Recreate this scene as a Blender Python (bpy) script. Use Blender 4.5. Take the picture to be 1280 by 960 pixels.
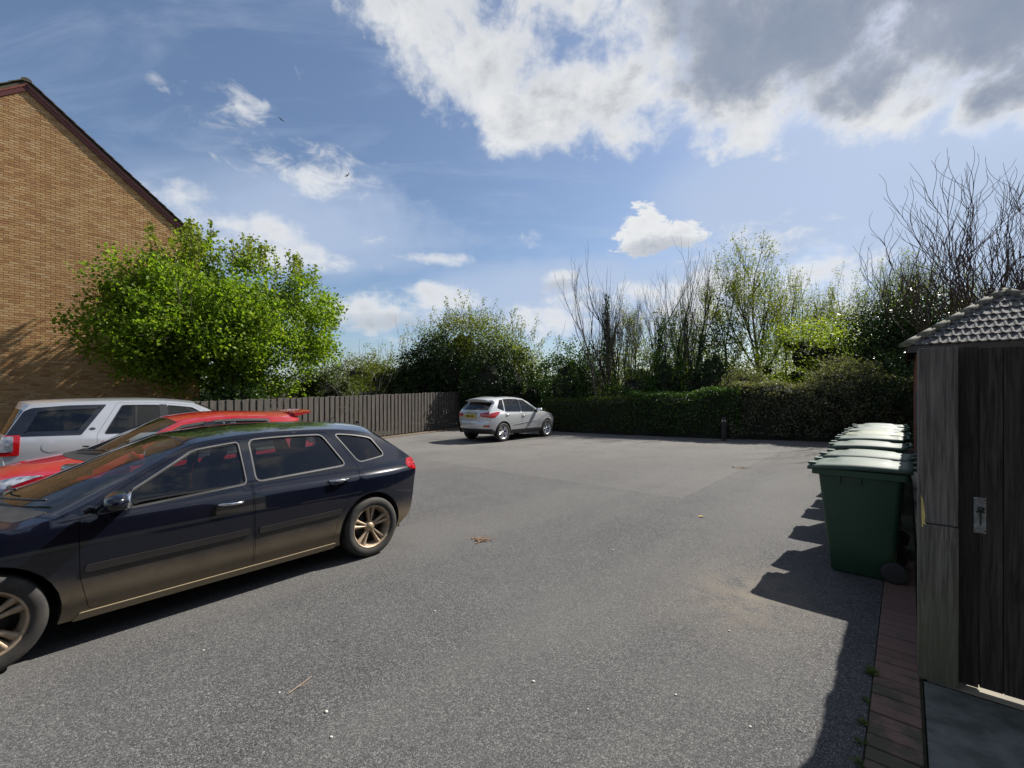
import bpy, math, random
import numpy as np
from mathutils import Vector, Matrix
from mathutils.geometry import delaunay_2d_cdt

for o in list(bpy.data.objects):
    bpy.data.objects.remove(o)
SC = bpy.context.scene
COL = SC.collection
RAD = math.radians

# ------------------------------------------------------------------ camera
cam_d = bpy.data.cameras.new("camera")
cam = bpy.data.objects.new("camera", cam_d)
COL.objects.link(cam)
cam.location = (0, 0, 1.75)
cam.rotation_euler = (RAD(90), 0, 0)
cam_d.sensor_width = 36
cam_d.lens = 36 * 560 / 1280
cam_d.shift_y = 12 / 1280
cam_d.clip_start = 0.05
cam_d.clip_end = 3000
SC.camera = cam

# ------------------------------------------------------------------ light
SUN_AZ, SUN_EL = 56.4, 43.9          # degrees clockwise from +Y, above the horizon
SUN_STRENGTH, SKY_STRENGTH = 4.8, 0.065
sun_d = bpy.data.lights.new("sun", 'SUN')
sun_d.energy = SUN_STRENGTH
sun_d.angle = RAD(0.55)
sun_d.color = (1.0, 0.955, 0.88)
sun = bpy.data.objects.new("sun", sun_d)
COL.objects.link(sun)
_d = Vector((math.sin(RAD(SUN_AZ)) * math.cos(RAD(SUN_EL)), math.cos(RAD(SUN_AZ)) * math.cos(RAD(SUN_EL)), math.sin(RAD(SUN_EL))))
sun.rotation_euler = _d.to_track_quat('Z', 'Y').to_euler()
sun.location = (60, 40, 60)

SC.view_settings.view_transform = 'Standard'
SC.view_settings.look = 'None'
SC.view_settings.gamma = 1
SC.view_settings.exposure = 0.86
SC.cycles.use_denoising = True
SC.cycles.sample_clamp_indirect = 4.0
SC.cycles.max_bounces = 8
SC.cycles.transparent_max_bounces = 16
SC.cycles.caustics_reflective = False
SC.cycles.caustics_refractive = False

# ------------------------------------------------------------------ node helper
class X:
    """a float socket that can be combined with + - * / into Math nodes"""
    nt = None
    def __init__(s, sock): s.s = sock
    @staticmethod
    def op(kind, *a, clamp=False):
        n = X.nt.nodes.new('ShaderNodeMath'); n.operation = kind; n.use_clamp = clamp
        for i, v in enumerate(a):
            if isinstance(v, X): X.nt.links.new(v.s, n.inputs[i])
            else: n.inputs[i].default_value = v
        return X(n.outputs[0])
    def __add__(s, o): return X.op('ADD', s, o)
    __radd__ = __add__
    def __sub__(s, o): return X.op('SUBTRACT', s, o)
    def __rsub__(s, o): return X.op('SUBTRACT', o, s)
    def __mul__(s, o): return X.op('MULTIPLY', s, o)
    __rmul__ = __mul__
    def __truediv__(s, o): return X.op('DIVIDE', s, o)
    def sat(s): return X.op('ADD', s, 0.0, clamp=True)
    def max(s, o): return X.op('MAXIMUM', s, o)
    def min(s, o): return X.op('MINIMUM', s, o)
    def smooth(s, a, b):
        n = X.nt.nodes.new('ShaderNodeMapRange'); n.interpolation_type = 'SMOOTHSTEP'
        X.nt.links.new(s.s, n.inputs[0]); n.inputs[1].default_value = a; n.inputs[2].default_value = b
        n.inputs[3].default_value = 0; n.inputs[4].default_value = 1
        return X(n.outputs[0])
def sep(vec):
    n = X.nt.nodes.new('ShaderNodeSeparateXYZ'); X.nt.links.new(vec, n.inputs[0]); return [X(n.outputs[i]) for i in range(3)]
def comb(x, y, z):
    n = X.nt.nodes.new('ShaderNodeCombineXYZ')
    for i, v in enumerate((x, y, z)):
        if isinstance(v, X): X.nt.links.new(v.s, n.inputs[i])
        else: n.inputs[i].default_value = v
    return n.outputs[0]
def noise(vec, scale, detail=4, rough=.5, dist=0.0):
    n = X.nt.nodes.new('ShaderNodeTexNoise'); X.nt.links.new(vec, n.inputs['Vector'])
    n.inputs['Scale'].default_value = scale; n.inputs['Detail'].default_value = detail
    n.inputs['Roughness'].default_value = rough; n.inputs['Distortion'].default_value = dist
    return X(n.outputs[0])
def mixc(f, a, b, kind='MIX'):
    n = X.nt.nodes.new('ShaderNodeMix'); n.data_type = 'RGBA'; n.blend_type = kind
    for i, v in ((0, f), (6, a), (7, b)):
        if isinstance(v, X): X.nt.links.new(v.s, n.inputs[i])
        elif isinstance(v, (tuple, list)): n.inputs[i].default_value = tuple(v) + ((1,) if len(v) == 3 else ())
        elif isinstance(v, (int, float)): n.inputs[i].default_value = v
        else: X.nt.links.new(v, n.inputs[i])
    return n.outputs[2]

# ------------------------------------------------------------------ sky
world = bpy.data.worlds.new("World")
SC.world = world
world.use_nodes = True
nt = world.node_tree; nt.nodes.clear(); X.nt = nt
out = nt.nodes.new('ShaderNodeOutputWorld'); bg = nt.nodes.new('ShaderNodeBackground')
nt.links.new(bg.outputs[0], out.inputs[0])
sky = nt.nodes.new('ShaderNodeTexSky'); sky.sky_type = 'NISHITA'; sky.sun_disc = False
sky.sun_elevation = RAD(SUN_EL); sky.sun_rotation = RAD(SUN_AZ)
sky.altitude = 50; sky.air_density = 1.0; sky.dust_density = 1.0; sky.ozone_density = 3.2
tc = nt.nodes.new('ShaderNodeTexCoord')
dx, dy, dz = sep(tc.outputs['Generated'])
az = X.op('ARCTAN2', dx, dy) * 57.2958
el = X.op('ARCSINE', dz) * 57.2958
up = dz.max(0.0) + 0.22
flat = comb(dx / up, dy / up, 0.0)                     # cloud layer seen from below
warp = noise(tc.outputs['Generated'], 9.0, 6, .6)
n1 = noise(flat, 2.6, 8, .6, .25)
n2 = noise(tc.outputs['Generated'], 12.0, 7, .62, .2)
n3 = noise(flat, 1.3, 4, .5)
def blob(a, e, ra, re):
    qa = (az - a + (warp - .5) * ra * .9) / ra
    qe = (el - e + (warp - .5) * re * .9) / re
    return (1.0 - (qa * qa + qe * qe)).max(-1.0)
def blobs(lst):
    r = None
    for b in lst:
        k = blob(*b[:4]) * (b[4] if len(b) > 4 else 1.0)
        r = k if r is None else r.max(k)
    return r
big = blobs([(-9, 40, 11, 5.5), (-3, 36.5, 10, 6), (3, 32.5, 9, 4.8), (13, 33, 12, 5.6), (22, 37, 14, 7), (33, 33.5, 15, 7, 1.25),
             (46, 31, 17, 8.8, 1.3), (12, 45, 30, 8), (45, 42, 24, 10, 1.5), (58, 27, 14, 7, 1.2)])
cumulus = blobs([(18.2, 18.3, 6.0, 1.9), (16.2, 19.8, 3.2, 2.4), (20.5, 18.6, 3.0, 1.5)])
small = blobs([(-32, 28.4, 5.5, 2.2), (-28.5, 24.2, 6, 1.8), (-22.5, 24.6, 6.5, 2.8), (-38, 28.7, 1.6, 1.6), (3.0, 19.2, 2.4, 1.3), (-17.8, 17.9, 2.6, 1.0), (28, 17, 9, 2.6), (43, 27.5, 9, 3.4)])
low = blobs([(-36, 18.6, 5, 2.6), (-30.5, 17.6, 5.5, 2.6), (-25, 15, 8, 2.2), (-16, 9.5, 12, 3.6), (5, 9.5, 8, 3.2), (-9, 12.2, 8, 1.8), (-9.6, 16.6, 6, 1.1), (22, 10, 20, 5), (-38, 10, 9, 6), (5.8, 14.2, 3.4, 1.6)])
veil = blobs([(36, 20.5, 24, 9), (50, 15, 24, 13), (10, 12, 28, 6), (-25, 19, 22, 7, .7)]).max(0.0)
n4 = noise(comb(dx * 1.0, dy * 1.0, dz * 1.9), 17.0, 7, .62, .5)
base = n1 * .55 + n2 * .45
d_big = (base - .5) * 2.3 + big * .36 - .01
d_cum = (n4 - .5) * 1.3 + cumulus * .40 - .06
d_small = (n4 * .55 + n1 * .45 - .5) * 3.0 + small * .30 - .12
d_low = (base - .5) * 2.2 + low * .34 - .10
# the rest of the sky, out of the picture, carries the same broken cloud
away = X.op('ABSOLUTE', az).smooth(58, 75)
d_rest = ((base - .5) * 2.0 + (n3 - .5) * 1.4 - .02) * away
cover = d_big.smooth(-.07, .33).max(d_cum.smooth(-.02, .13)).max(d_small.smooth(-.06, .55) * .8).max(d_low.smooth(-.06, .36) * .92).max(d_rest.smooth(0, .22))
thick = d_big.smooth(.10, .52).max(d_rest.smooth(.1, .5))
grey = (blobs([(36, 34.5, 19, 6.0), (48, 31.5, 19, 7.4), (27, 39, 13, 6), (58, 27, 14, 6.5)]) + (n1 - .5) * 1.6).max(0.0).smooth(0, .75)
body = noise(flat, 4.6, 6, .6, .3).smooth(.34, .68)
soft = (grey * (thick * .22 + .74)).sat()
base_sh = blobs([(18.2, 17.0, 6.5, 1.4), (6, 13.4, 3.6, 1.0), (-14, 8.4, 12, 1.6, .8)]).max(0.0) * .55
soft_lo = d_cum.max(d_low).smooth(.16, .6) * .35 + base_sh
fine = noise(flat, 8.0, 6, .62, .4)
lit = mixc(((body * .55 + fine.smooth(.35, .7) * .55) * thick).sat(), (7.0, 7.1, 7.2), (3.3, 3.55, 3.95))
dark = mixc((body * .45 + fine * .55 - .1).sat(), (1.7, 2.15, 3.0), (3.0, 3.4, 4.2))
bright = mixc(soft, mixc(soft_lo.sat(), lit, (2.4, 2.8, 3.5)), dark)
hazecol = (4.0, 4.85, 6.4)
c0 = mixc((veil.smooth(0, .8) * .95 * (n3 * .8 + .5).sat()).max(.05), sky.outputs[0], hazecol)
streak = noise(comb(dx / up * 1.0, dy / up * 3.2, 0.0), 2.2, 5, .62, .6).smooth(.44, .78) * .3
c1 = mixc(streak, c0, hazecol)
c2 = mixc(cover * .97, c1, bright)
nt.links.new(c2, bg.inputs[0])
bg.inputs[1].default_value = SKY_STRENGTH
world.cycles.sampling_method = 'MANUAL'; world.cycles.sample_map_resolution = 512

# ------------------------------------------------------------------ materials
def newmat(name):
    m = bpy.data.materials.new(name); m.use_nodes = True
    nt = m.node_tree; X.nt = nt
    return m, nt, nt.nodes['Principled BSDF'], nt.nodes['Material Output']
def objco():
    n = X.nt.nodes.new('ShaderNodeTexCoord'); return n.outputs['Object']
def stretch(vec, s, rot=(0, 0, 0)):
    n = X.nt.nodes.new('ShaderNodeMapping'); X.nt.links.new(vec, n.inputs[0])
    n.inputs['Scale'].default_value = s; n.inputs['Rotation'].default_value = rot; return n.outputs[0]
def bump(height, bs, strength=.5, dist=.01):
    n = X.nt.nodes.new('ShaderNodeBump'); X.nt.links.new(height.s if isinstance(height, X) else height, n.inputs['Height'])
    n.inputs['Strength'].default_value = strength; n.inputs['Distance'].default_value = dist
    X.nt.links.new(n.outputs[0], bs.inputs['Normal'])
def put(v, sock):
    X.nt.links.new(v.s if isinstance(v, X) else v, sock)
def M(name, col, col2=None, rough=.5, metal=0.0, coat=0.0, scale=6.0, bmp=None, st=(1, 1, 1), lo=.35, hi=.65, spec=.5):
    m, nt, bs, o = newmat(name)
    bs.inputs['Roughness'].default_value = rough; bs.inputs['Metallic'].default_value = metal
    bs.inputs['Coat Weight'].default_value = coat; bs.inputs['Coat Roughness'].default_value = .03
    bs.inputs['Specular IOR Level'].default_value = spec
    v = stretch(objco(), st)
    f = noise(v, scale, 6, .6)
    put(mixc(f.smooth(lo, hi), col, col2 or tuple(c * .8 for c in col)), bs.inputs['Base Color'])
    if bmp: bump(noise(v, bmp[0], 6, .6), bs, bmp[1], bmp[2])
    return m
def rand():
    g = X.nt.nodes.new('ShaderNodeNewGeometry'); oi = X.nt.nodes.new('ShaderNodeObjectInfo')
    r = X(g.outputs['Random Per Island']) + X(oi.outputs['Random'])
    return X.op('FRACT', r)
def ramp(f, stops):
    n = X.nt.nodes.new('ShaderNodeValToRGB'); X.nt.links.new(f.s, n.inputs[0])
    e = n.color_ramp.elements
    while len(e) < len(stops): e.new(.5)
    for i, (p, c) in enumerate(stops): e[i].position = p; e[i].color = tuple(c) + (1,)
    return n.outputs[0]
def leafmat(name, stops, trans=.35, rough=.5, tmul=(1.3, 1.4, .5)):
    m, nt, bs, o = newmat(name)
    c = ramp(rand(), stops)
    put(c, bs.inputs['Base Color']); bs.inputs['Roughness'].default_value = rough
    bs.inputs['Specular IOR Level'].default_value = .18
    t = nt.nodes.new('ShaderNodeBsdfTranslucent'); put(mixc(1.0, c, tmul, 'MULTIPLY'), t.inputs[0])
    mx = nt.nodes.new('ShaderNodeMixShader'); mx.inputs[0].default_value = trans
    nt.links.new(bs.outputs[0], mx.inputs[1]); nt.links.new(t.outputs[0], mx.inputs[2]); nt.links.new(mx.outputs[0], o.inputs[0])
    return m
def glassmat(name, tint, refl=1.0, dirt=0.0):
    m, nt, bs, o = newmat(name)
    tr = nt.nodes.new('ShaderNodeBsdfTransparent'); tr.inputs[0].default_value = tuple(tint) + (1,)
    gl = nt.nodes.new('ShaderNodeBsdfGlossy'); gl.inputs['Roughness'].default_value = .015
    fr = nt.nodes.new('ShaderNodeFresnel'); fr.inputs[0].default_value = 1.52
    mx = nt.nodes.new('ShaderNodeMixShader'); put(X(fr.outputs[0]) * refl + .02, mx.inputs[0])
    nt.links.new(tr.outputs[0], mx.inputs[1]); nt.links.new(gl.outputs[0], mx.inputs[2])
    last = mx
    if dirt:
        df = nt.nodes.new('ShaderNodeBsdfDiffuse'); df.inputs[0].default_value = (.3, .28, .24, 1)
        m2 = nt.nodes.new('ShaderNodeMixShader'); put(noise(objco(), 14, 6, .7).smooth(.3, .8) * dirt, m2.inputs[0])
        nt.links.new(mx.outputs[0], m2.inputs[1]); nt.links.new(df.outputs[0], m2.inputs[2]); last = m2
    nt.links.new(last.outputs[0], o.inputs[0])
    return m
def paintmat(name, col, rough=.35, metal=0.0, coat=1.0, dust=None, flake=0.0):
    m, nt, bs, o = newmat(name)
    co = objco(); x, y, z = sep(co)
    bs.inputs['Metallic'].default_value = metal
    bs.inputs['Coat Roughness'].default_value = .03; bs.inputs['Specular IOR Level'].default_value = .15
    n = noise(co, 3.0, 8, .65); nf = noise(co, 60.0, 4, .7)
    if dust:
        dcol, z0, z1, amt, allover = dust
        f = (1.0 - (z + (n - .5) * .16).smooth(z0, z1)) * amt * (nf * .5 + .75)
        f = (f + n.smooth(.35, .8) * allover * (nf + .5)).sat()
        put(mixc(f, col, dcol), bs.inputs['Base Color'])
        put(f * (.8 - rough) + rough, bs.inputs['Roughness'])
        put((1.0 - f * 1.25).sat() * coat, bs.inputs['Coat Weight'])
        if metal: put((1.0 - f) * metal, bs.inputs['Metallic'])
    else:
        put(mixc(n.smooth(.3, .8) * .12, col, (.3, .27, .22)), bs.inputs['Base Color'])
        put(n * .12 + (rough - .06), bs.inputs['Roughness']); bs.inputs['Coat Weight'].default_value = coat
    return m

# ------------------------------------------------------------------ object helpers
def mesh(name, V, F, m=None, smooth=False):
    me = bpy.data.meshes.new(name)
    me.from_pydata([tuple(v) for v in V], [], [tuple(f) for f in F])
    if smooth: me.polygons.foreach_set('use_smooth', [True] * len(me.polygons))
    if m: me.materials.append(m)
    me.update()
    return me
def obj(name, me, parent=None, loc=None, rot=None):
    o = bpy.data.objects.new(name, me); COL.objects.link(o)
    if parent: o.parent = parent
    if loc is not None: o.location = loc
    if rot is not None: o.rotation_euler = rot
    return o
def mk(name, V, F, m, parent=None, smooth=False, loc=None, rot=None):
    return obj(name, mesh(name, V, F, m, smooth), parent, loc, rot)
def tag(o, label, cat, group=None):
    o['label'] = label; o['category'] = cat
    if group: o['group'] = group
    return o
def thing(name, label, cat, loc=(0, 0, 0), rotz=0.0, group=None):
    o = bpy.data.objects.new(name, None); COL.objects.link(o); o.empty_display_size = .2
    o.location = loc; o.rotation_euler = (0, 0, rotz)
    return tag(o, label, cat, group)
def kind(o, k): o['kind'] = k; return o
def dup(root, loc=None, rotz=None, label=None):
    r = root.copy(); COL.objects.link(r)
    if loc is not None: r.location = loc
    if rotz is not None: r.rotation_euler = (r.rotation_euler[0], r.rotation_euler[1], rotz)
    if label: r['label'] = label
    for ch in root.children:
        c = ch.copy(); COL.objects.link(c); c.parent = r
        for g in ch.children:
            d = g.copy(); COL.objects.link(d); d.parent = c
    return r

class G:
    """collects shapes into one mesh"""
    def __init__(s): s.V = []; s.F = []
    def add(s, V, F):
        b = len(s.V); s.V += [tuple(v) for v in V]; s.F += [tuple(i + b for i in f) for f in F]; return s
    def box(s, c, h, R=None, bev=0.0):
        """box of half sizes h at c, edges cut by bev"""
        c = Vector(c); V = []; 
        if not bev:
            for x in (-1, 1):
                for y in (-1, 1):
                    for z in (-1, 1): V.append(Vector((x * h[0], y * h[1], z * h[2])))
            F = [(0, 1, 3, 2), (4, 6, 7, 5), (0, 4, 5, 1), (2, 3, 7, 6), (0, 2, 6, 4), (1, 5, 7, 3)]
        else:
            idx = {}
            for x in (-1, 1):
                for y in (-1, 1):
                    for z in (-1, 1):
                        for a in range(3):
                            p = [x * (h[0] - bev), y * (h[1] - bev), z * (h[2] - bev)]
                            p[a] = (x, y, z)[a] * h[a]; idx[(x, y, z, a)] = len(V); V.append(Vector(p))
            F = []
            for a in range(3):
                for sg in (-1, 1):
                    b, c2 = (a + 1) % 3, (a + 2) % 3; q = []
                    for (sb, sc) in ((-1, -1), (1, -1), (1, 1), (-1, 1)):
                        k = [0, 0, 0]; k[a] = sg; k[b] = sb; k[c2] = sc; q.append(idx[(*k, a)])
                    F.append(q if sg > 0 else q[::-1])
            for a in range(3):
                b, c2 = (a + 1) % 3, (a + 2) % 3
                for sb in (-1, 1):
                    for sc in (-1, 1):
                        k0 = [0, 0, 0]; k1 = [0, 0, 0]; k0[a] = -1; k1[a] = 1
                        for k in (k0, k1): k[b] = sb; k[c2] = sc
                        q = [idx[(*k0, b)], idx[(*k1, b)], idx[(*k1, c2)], idx[(*k0, c2)]]
                        F.append(q if sb * sc < 0 else q[::-1])
            for x in (-1, 1):
                for y in (-1, 1):
                    for z in (-1, 1):
                        q = [idx[(x, y, z, 0)], idx[(x, y, z, 1)], idx[(x, y, z, 2)]]
                        F.append(q if x * y * z > 0 else q[::-1])
        if R is not None: V = [R @ v for v in V]
        return s.add([v + c for v in V], F)
    def tube(s, pts, rad, n=8, cap=True):
        pts = [Vector(p) for p in pts]
        if not isinstance(rad, (list, tuple)): rad = [rad] * len(pts)
        V = []; F = []
        a = None
        for i, p in enumerate(pts):
            d = (pts[min(i + 1, len(pts) - 1)] - pts[max(i - 1, 0)]).normalized()
            if a is None: a = d.orthogonal().normalized()
            a = (a - d * a.dot(d)).normalized(); b = d.cross(a)
            for k in range(n):
                t = 2 * math.pi * k / n; V.append(p + (a * math.cos(t) + b * math.sin(t)) * rad[i])
        for i in range(len(pts) - 1):
            for k in range(n):
                F.append((i * n + k, i * n + (k + 1) % n, (i + 1) * n + (k + 1) % n, (i + 1) * n + k))
        if cap: F.append(tuple(range(n))[::-1]); F.append(tuple((len(pts) - 1) * n + k for k in range(n)))
        return s.add(V, F)
    def lathe(s, prof, n=24, axis='Z', c=(0, 0, 0), closed=False):
        V = []; F = []; c = Vector(c)
        for (r, h) in prof:
            for k in range(n):
                t = 2 * math.pi * k / n; a, b = r * math.cos(t), r * math.sin(t)
                V.append(c + (Vector((a, b, h)) if axis == 'Z' else Vector((a, h, b)) if axis == 'Y' else Vector((h, a, b))))
        m = len(prof)
        for i in range(m if closed else m - 1):
            j = (i + 1) % m
            for k in range(n):
                q = (i * n + k, i * n + (k + 1) % n, j * n + (k + 1) % n, j * n + k)
                F.append(q if axis != 'Y' else q[::-1])
        return s.add(V, F)
    def blob(s, c, r, n=14, m=9, e=1.0, R=None):
        """superellipsoid"""
        V = []; F = []; c = Vector(c)
        def pw(a): return math.copysign(abs(a) ** e, a)
        for i in range(m + 1):
            ph = -math.pi / 2 + math.pi * i / m
            for k in range(n):
                t = 2 * math.pi * k / n
                v = Vector((r[0] * pw(math.cos(ph)) * pw(math.cos(t)), r[1] * pw(math.cos(ph)) * pw(math.sin(t)), r[2] * pw(math.sin(ph))))
                V.append(c + (R @ v if R is not None else v))
        for i in range(m):
            for k in range(n):
                F.append((i * n + k, i * n + (k + 1) % n, (i + 1) * n + (k + 1) % n, (i + 1) * n + k))
        return s.add(V, F)
    def prism(s, poly, d0, d1, f):
        """poly in 2D mapped by f(u, v, depth)"""
        n = len(poly); V = [f(u, v, d0) for u, v in poly] + [f(u, v, d1) for u, v in poly]
        F = [tuple(range(n)), tuple(range(2 * n - 1, n - 1, -1))]
        for i in range(n): F.append((i, i + n, (i + 1) % n + n, (i + 1) % n))
        return s.add(V, F)
    def to(s, name, m, parent=None, smooth=False, loc=None, rot=None): return mk(name, s.V, s.F, m, parent, smooth, loc, rot)

# the parking court's own axes: t runs away along the house wall and the bin row, s across it to the right
UX, UY = .66, .7513
def lot(t, s, z=0.0): return Vector((t * UX + s * UY, t * UY - s * UX, z))
LOT_ROT = math.atan2(UY, UX)
def sstep(a, b, x):
    k = min(1, max(0, (x - a) / (b - a))); return k * k * (3 - 2 * k)
def gz(x, y):
    """the court rises a little towards the garage"""
    t = x * UX + y * UY; s = x * UY - y * UX
    return .05 * sstep(4.6, 11.5, t) * sstep(-7, -1.5, s)
def lotg(t, s, z=0.0):
    p = lot(t, s); p.z = gz(p.x, p.y) + z; return p
# ------------------------------------------------------------------ polygon tools
def pip(poly, P):
    P = np.asarray(P, float); poly = np.asarray(poly, float)
    x, y = P[:, 0], P[:, 1]; r = np.zeros(len(P), bool); j = len(poly) - 1
    for i in range(len(poly)):
        xi, yi = poly[i]; xj, yj = poly[j]
        if yi != yj:
            c = ((yi > y) != (yj > y)) & (x < (xj - xi) * (y - yi) / (yj - yi) + xi); r ^= c
        j = i
    return r
def resample(poly, h):
    o = []
    for i in range(len(poly)):
        a = poly[i]; b = poly[(i + 1) % len(poly)]
        n = max(1, int(math.ceil(math.hypot(b[0] - a[0], b[1] - a[1]) / h)))
        for k in range(n): o.append((a[0] + (b[0] - a[0]) * k / n, a[1] + (b[1] - a[1]) * k / n))
    return o
def edge_dist(P, poly):
    P = np.asarray(P, float); d = np.full(len(P), 1e9)
    for i in range(len(poly)):
        a = np.array(poly[i]); b = np.array(poly[(i + 1) % len(poly)]); ab = b - a; L = max(1e-12, ab @ ab)
        t = np.clip(((P - a) @ ab) / L, 0, 1); d = np.minimum(d, np.linalg.norm(P - (a + t[:, None] * ab), axis=1))
    return d
def cdt(outer, holes=(), h=.07, hb=None, hy=None):
    """triangulates a polygon with holes over a grid of inner points -> (points, triangles, boundary loops)"""
    hb = hb or h * .6; hy = hy or h
    loops = [resample(outer, hb)] + [resample(q, hb) for q in holes]
    pts = []; edges = []
    for L in loops:
        b = len(pts); pts += L; edges += [(b + i, b + (i + 1) % len(L)) for i in range(len(L))]
    A = np.array(outer); lo, hi = A.min(0), A.max(0)
    gx, gy = np.meshgrid(np.arange(lo[0] + h * .5, hi[0], h), np.arange(lo[1] + hy * .5, hi[1], hy))
    Q = np.stack([gx.ravel(), gy.ravel()], 1)
    if len(Q):
        k = pip(outer, Q)
        for q in holes: k &= ~pip(q, Q)
        Q = Q[k]
    if len(Q):
        k = np.ones(len(Q), bool)
        for L in [outer] + list(holes): k &= edge_dist(Q, L) > min(h, hy) * .45
        Q = Q[k]
    allp = [Vector(p) for p in pts] + [Vector(q) for q in Q.tolist()]
    v, e, f, *_ = delaunay_2d_cdt(allp, edges, [], 0, 1e-7)
    P = np.array([(p.x, p.y) for p in v]); T = np.array([t for t in f if len(t) == 3])
    cen = P[T].mean(1); k = pip(outer, cen)
    for q in holes: k &= ~pip(q, cen)
    return P, T[k], loops

# ------------------------------------------------------------------ ground materials
def asphalt():
    m, nt, bs, o = newmat("asphalt")
    co = objco()
    v = nt.nodes.new('ShaderNodeTexVoronoi'); nt.links.new(co, v.inputs['Vector']); v.inputs['Scale'].default_value = 210
    r, g, b = sep(v.outputs['Color'])
    v2 = nt.nodes.new('ShaderNodeTexVoronoi'); nt.links.new(co, v2.inputs['Vector']); v2.inputs['Scale'].default_value = 90
    r2, g2, b2 = sep(v2.outputs['Color'])
    stone = ramp((r * .75 + r2 * .25), [(0, (.008, .008, .009)), (.28, (.03, .03, .031)), (.55, (.07, .069, .069)), (.8, (.135, .131, .127)), (1, (.28, .27, .255))])
    big = noise(co, .35, 5, .55, .4); mid = noise(co, 2.2, 6, .65)
    c = mixc((big.smooth(.35, .7)) * .42, stone, (.115, .112, .108))
    c = mixc(mid.smooth(.42, .75) * .30, c, (.052, .052, .055))
    x, y, z = sep(co)
    tt = x * UX + y * UY; ss = x * UY - y * UX
    # worn pale wheel tracks and sandy silt gathered near the bins
    tr = noise(comb(ss * .55, tt * .06, 0.0), 1.0, 3, .5).smooth(.5, .66)
    c = mixc(tr * .25, c, (.135, .13, .122))
    silt = (1.0 - X.op('ABSOLUTE', (ss + 1.0) / .75)).max(0.0) * (1.0 - X.op('ABSOLUTE', (tt - 4.3) / 1.1)).max(0.0) * noise(co, 4, 5, .6).smooth(.3, .6)
    c = mixc(silt.sat() * .6, c, (.21, .175, .135))
    far = (y.smooth(8, 17)) * noise(co, .8, 5, .6).smooth(.2, .65)
    c = mixc(far * .55, c, (.165, .15, .132))
    # a later, paler surfacing with tarred seams
    wob = (noise(co, 1.6, 4, .6) - .5) * .12
    inner = (tt + wob - 7.4).smooth(0, .04) * (-2.75 - ss + wob).smooth(0, .04)
    c = mixc(inner * .16, c, (.17, .162, .15))
    seam = (1.0 - X.op('ABSOLUTE', tt + wob - 7.4) / .022).max(0.0) * (-2.7 - ss).smooth(0, .1) + (1.0 - X.op('ABSOLUTE', ss - wob + 2.75) / .022).max(0.0) * (tt - 7.35).smooth(0, .1)
    c = mixc(seam.sat() * noise(co, 3, 4, .6).smooth(.3, .6) * .5, c, (.035, .035, .036))
    oil = noise(co, .9, 3, .5).smooth(.66, .74)
    c = mixc(oil * .35, c, (.03, .029, .028))
    put(c, bs.inputs['Base Color']); bs.inputs['Roughness'].default_value = .93
    bs.inputs['Specular IOR Level'].default_value = .3
    hgt = (1.0 - X(v.outputs['Distance'])) * .7 + mid * .3
    bump(hgt, bs, .8, .004)
    return m
MAT_ASPHALT = asphalt()
MAT_SOIL = M("soil_and_grass", (.05, .055, .025), (.07, .05, .03), .95, scale=1.5, bmp=(14, .6, .05))
MAT_SLAB = M("grey_concrete", (.135, .142, .13), (.055, .065, .052), .9, scale=6.5, bmp=(70, .35, .006), lo=.3, hi=.7)
MAT_PATIO = M("pale_patio_paving", (.3, .27, .2), (.22, .2, .16), .9, scale=3, bmp=(50, .3, .005))
MAT_MORTAR = M("mortar", (.30, .25, .18), (.24, .2, .14), .95, scale=20, bmp=(120, .3, .003))

# terrain to the horizon
g = G()
N = 24; R = [0, 12, 20, 30, 45, 70, 120, 250, 600, 1500]
V = [(0, 20, -.06)]; F = []
for r in R[1:]:
    for k in range(N):
        t = 2 * math.pi * k / N
        V.append((r * math.cos(t), 20 + r * math.sin(t), -.06 if r < 100 else -.3))
for k in range(N): F.append((0, 1 + k, 1 + (k + 1) % N))
for i in range(len(R) - 2):
    for k in range(N): F.append((1 + i * N + k, 1 + (i + 1) * N + k, 1 + (i + 1) * N + (k + 1) % N, 1 + i * N + (k + 1) % N))
kind(mk("ground", V, F, MAT_SOIL), 'structure')

def sheet(name, poly, z, m, h=.8):
    P, T, _ = cdt(poly, (), h)
    return kind(mk(name, [(x, y, gz(x, y) + z) for x, y in P], T.tolist(), m, smooth=True), 'structure')
def xy(t, s): p = lot(t, s); return (p.x, p.y)
FENCE_A, FENCE_B = (-9.5, 9.2), (-2.65, 23.4)
HEDGE = [(1.2, 20.9), (4.2, 19.0), (7.9, 17.05), (10.6, 15.9), (12.6, 15.2)]
EDGE_S = -.155
sheet("car_park", [xy(-9, EDGE_S), xy(13.2, EDGE_S), (12.9, 15.4), (10.7, 16.1), (7.9, 17.3), (4.2, 19.3), (1.2, 21.2), (-2.6, 23.5), (-9.5, 9.3), xy(-9, -13.2)], 0, MAT_ASPHALT)
# verge strips: soil at the foot of fence and hedge
sheet("front_bed", [(-8.3, 11.7), (-2.7, 23.2), (1.1, 20.8), (.8, 20.5), (-2.3, 22.6), (-7.95, 11.6)], .012, M("leaf_litter", (.16, .12, .075), (.07, .05, .035), .95, scale=9, bmp=(40, .8, .02)), h=.6)

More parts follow.
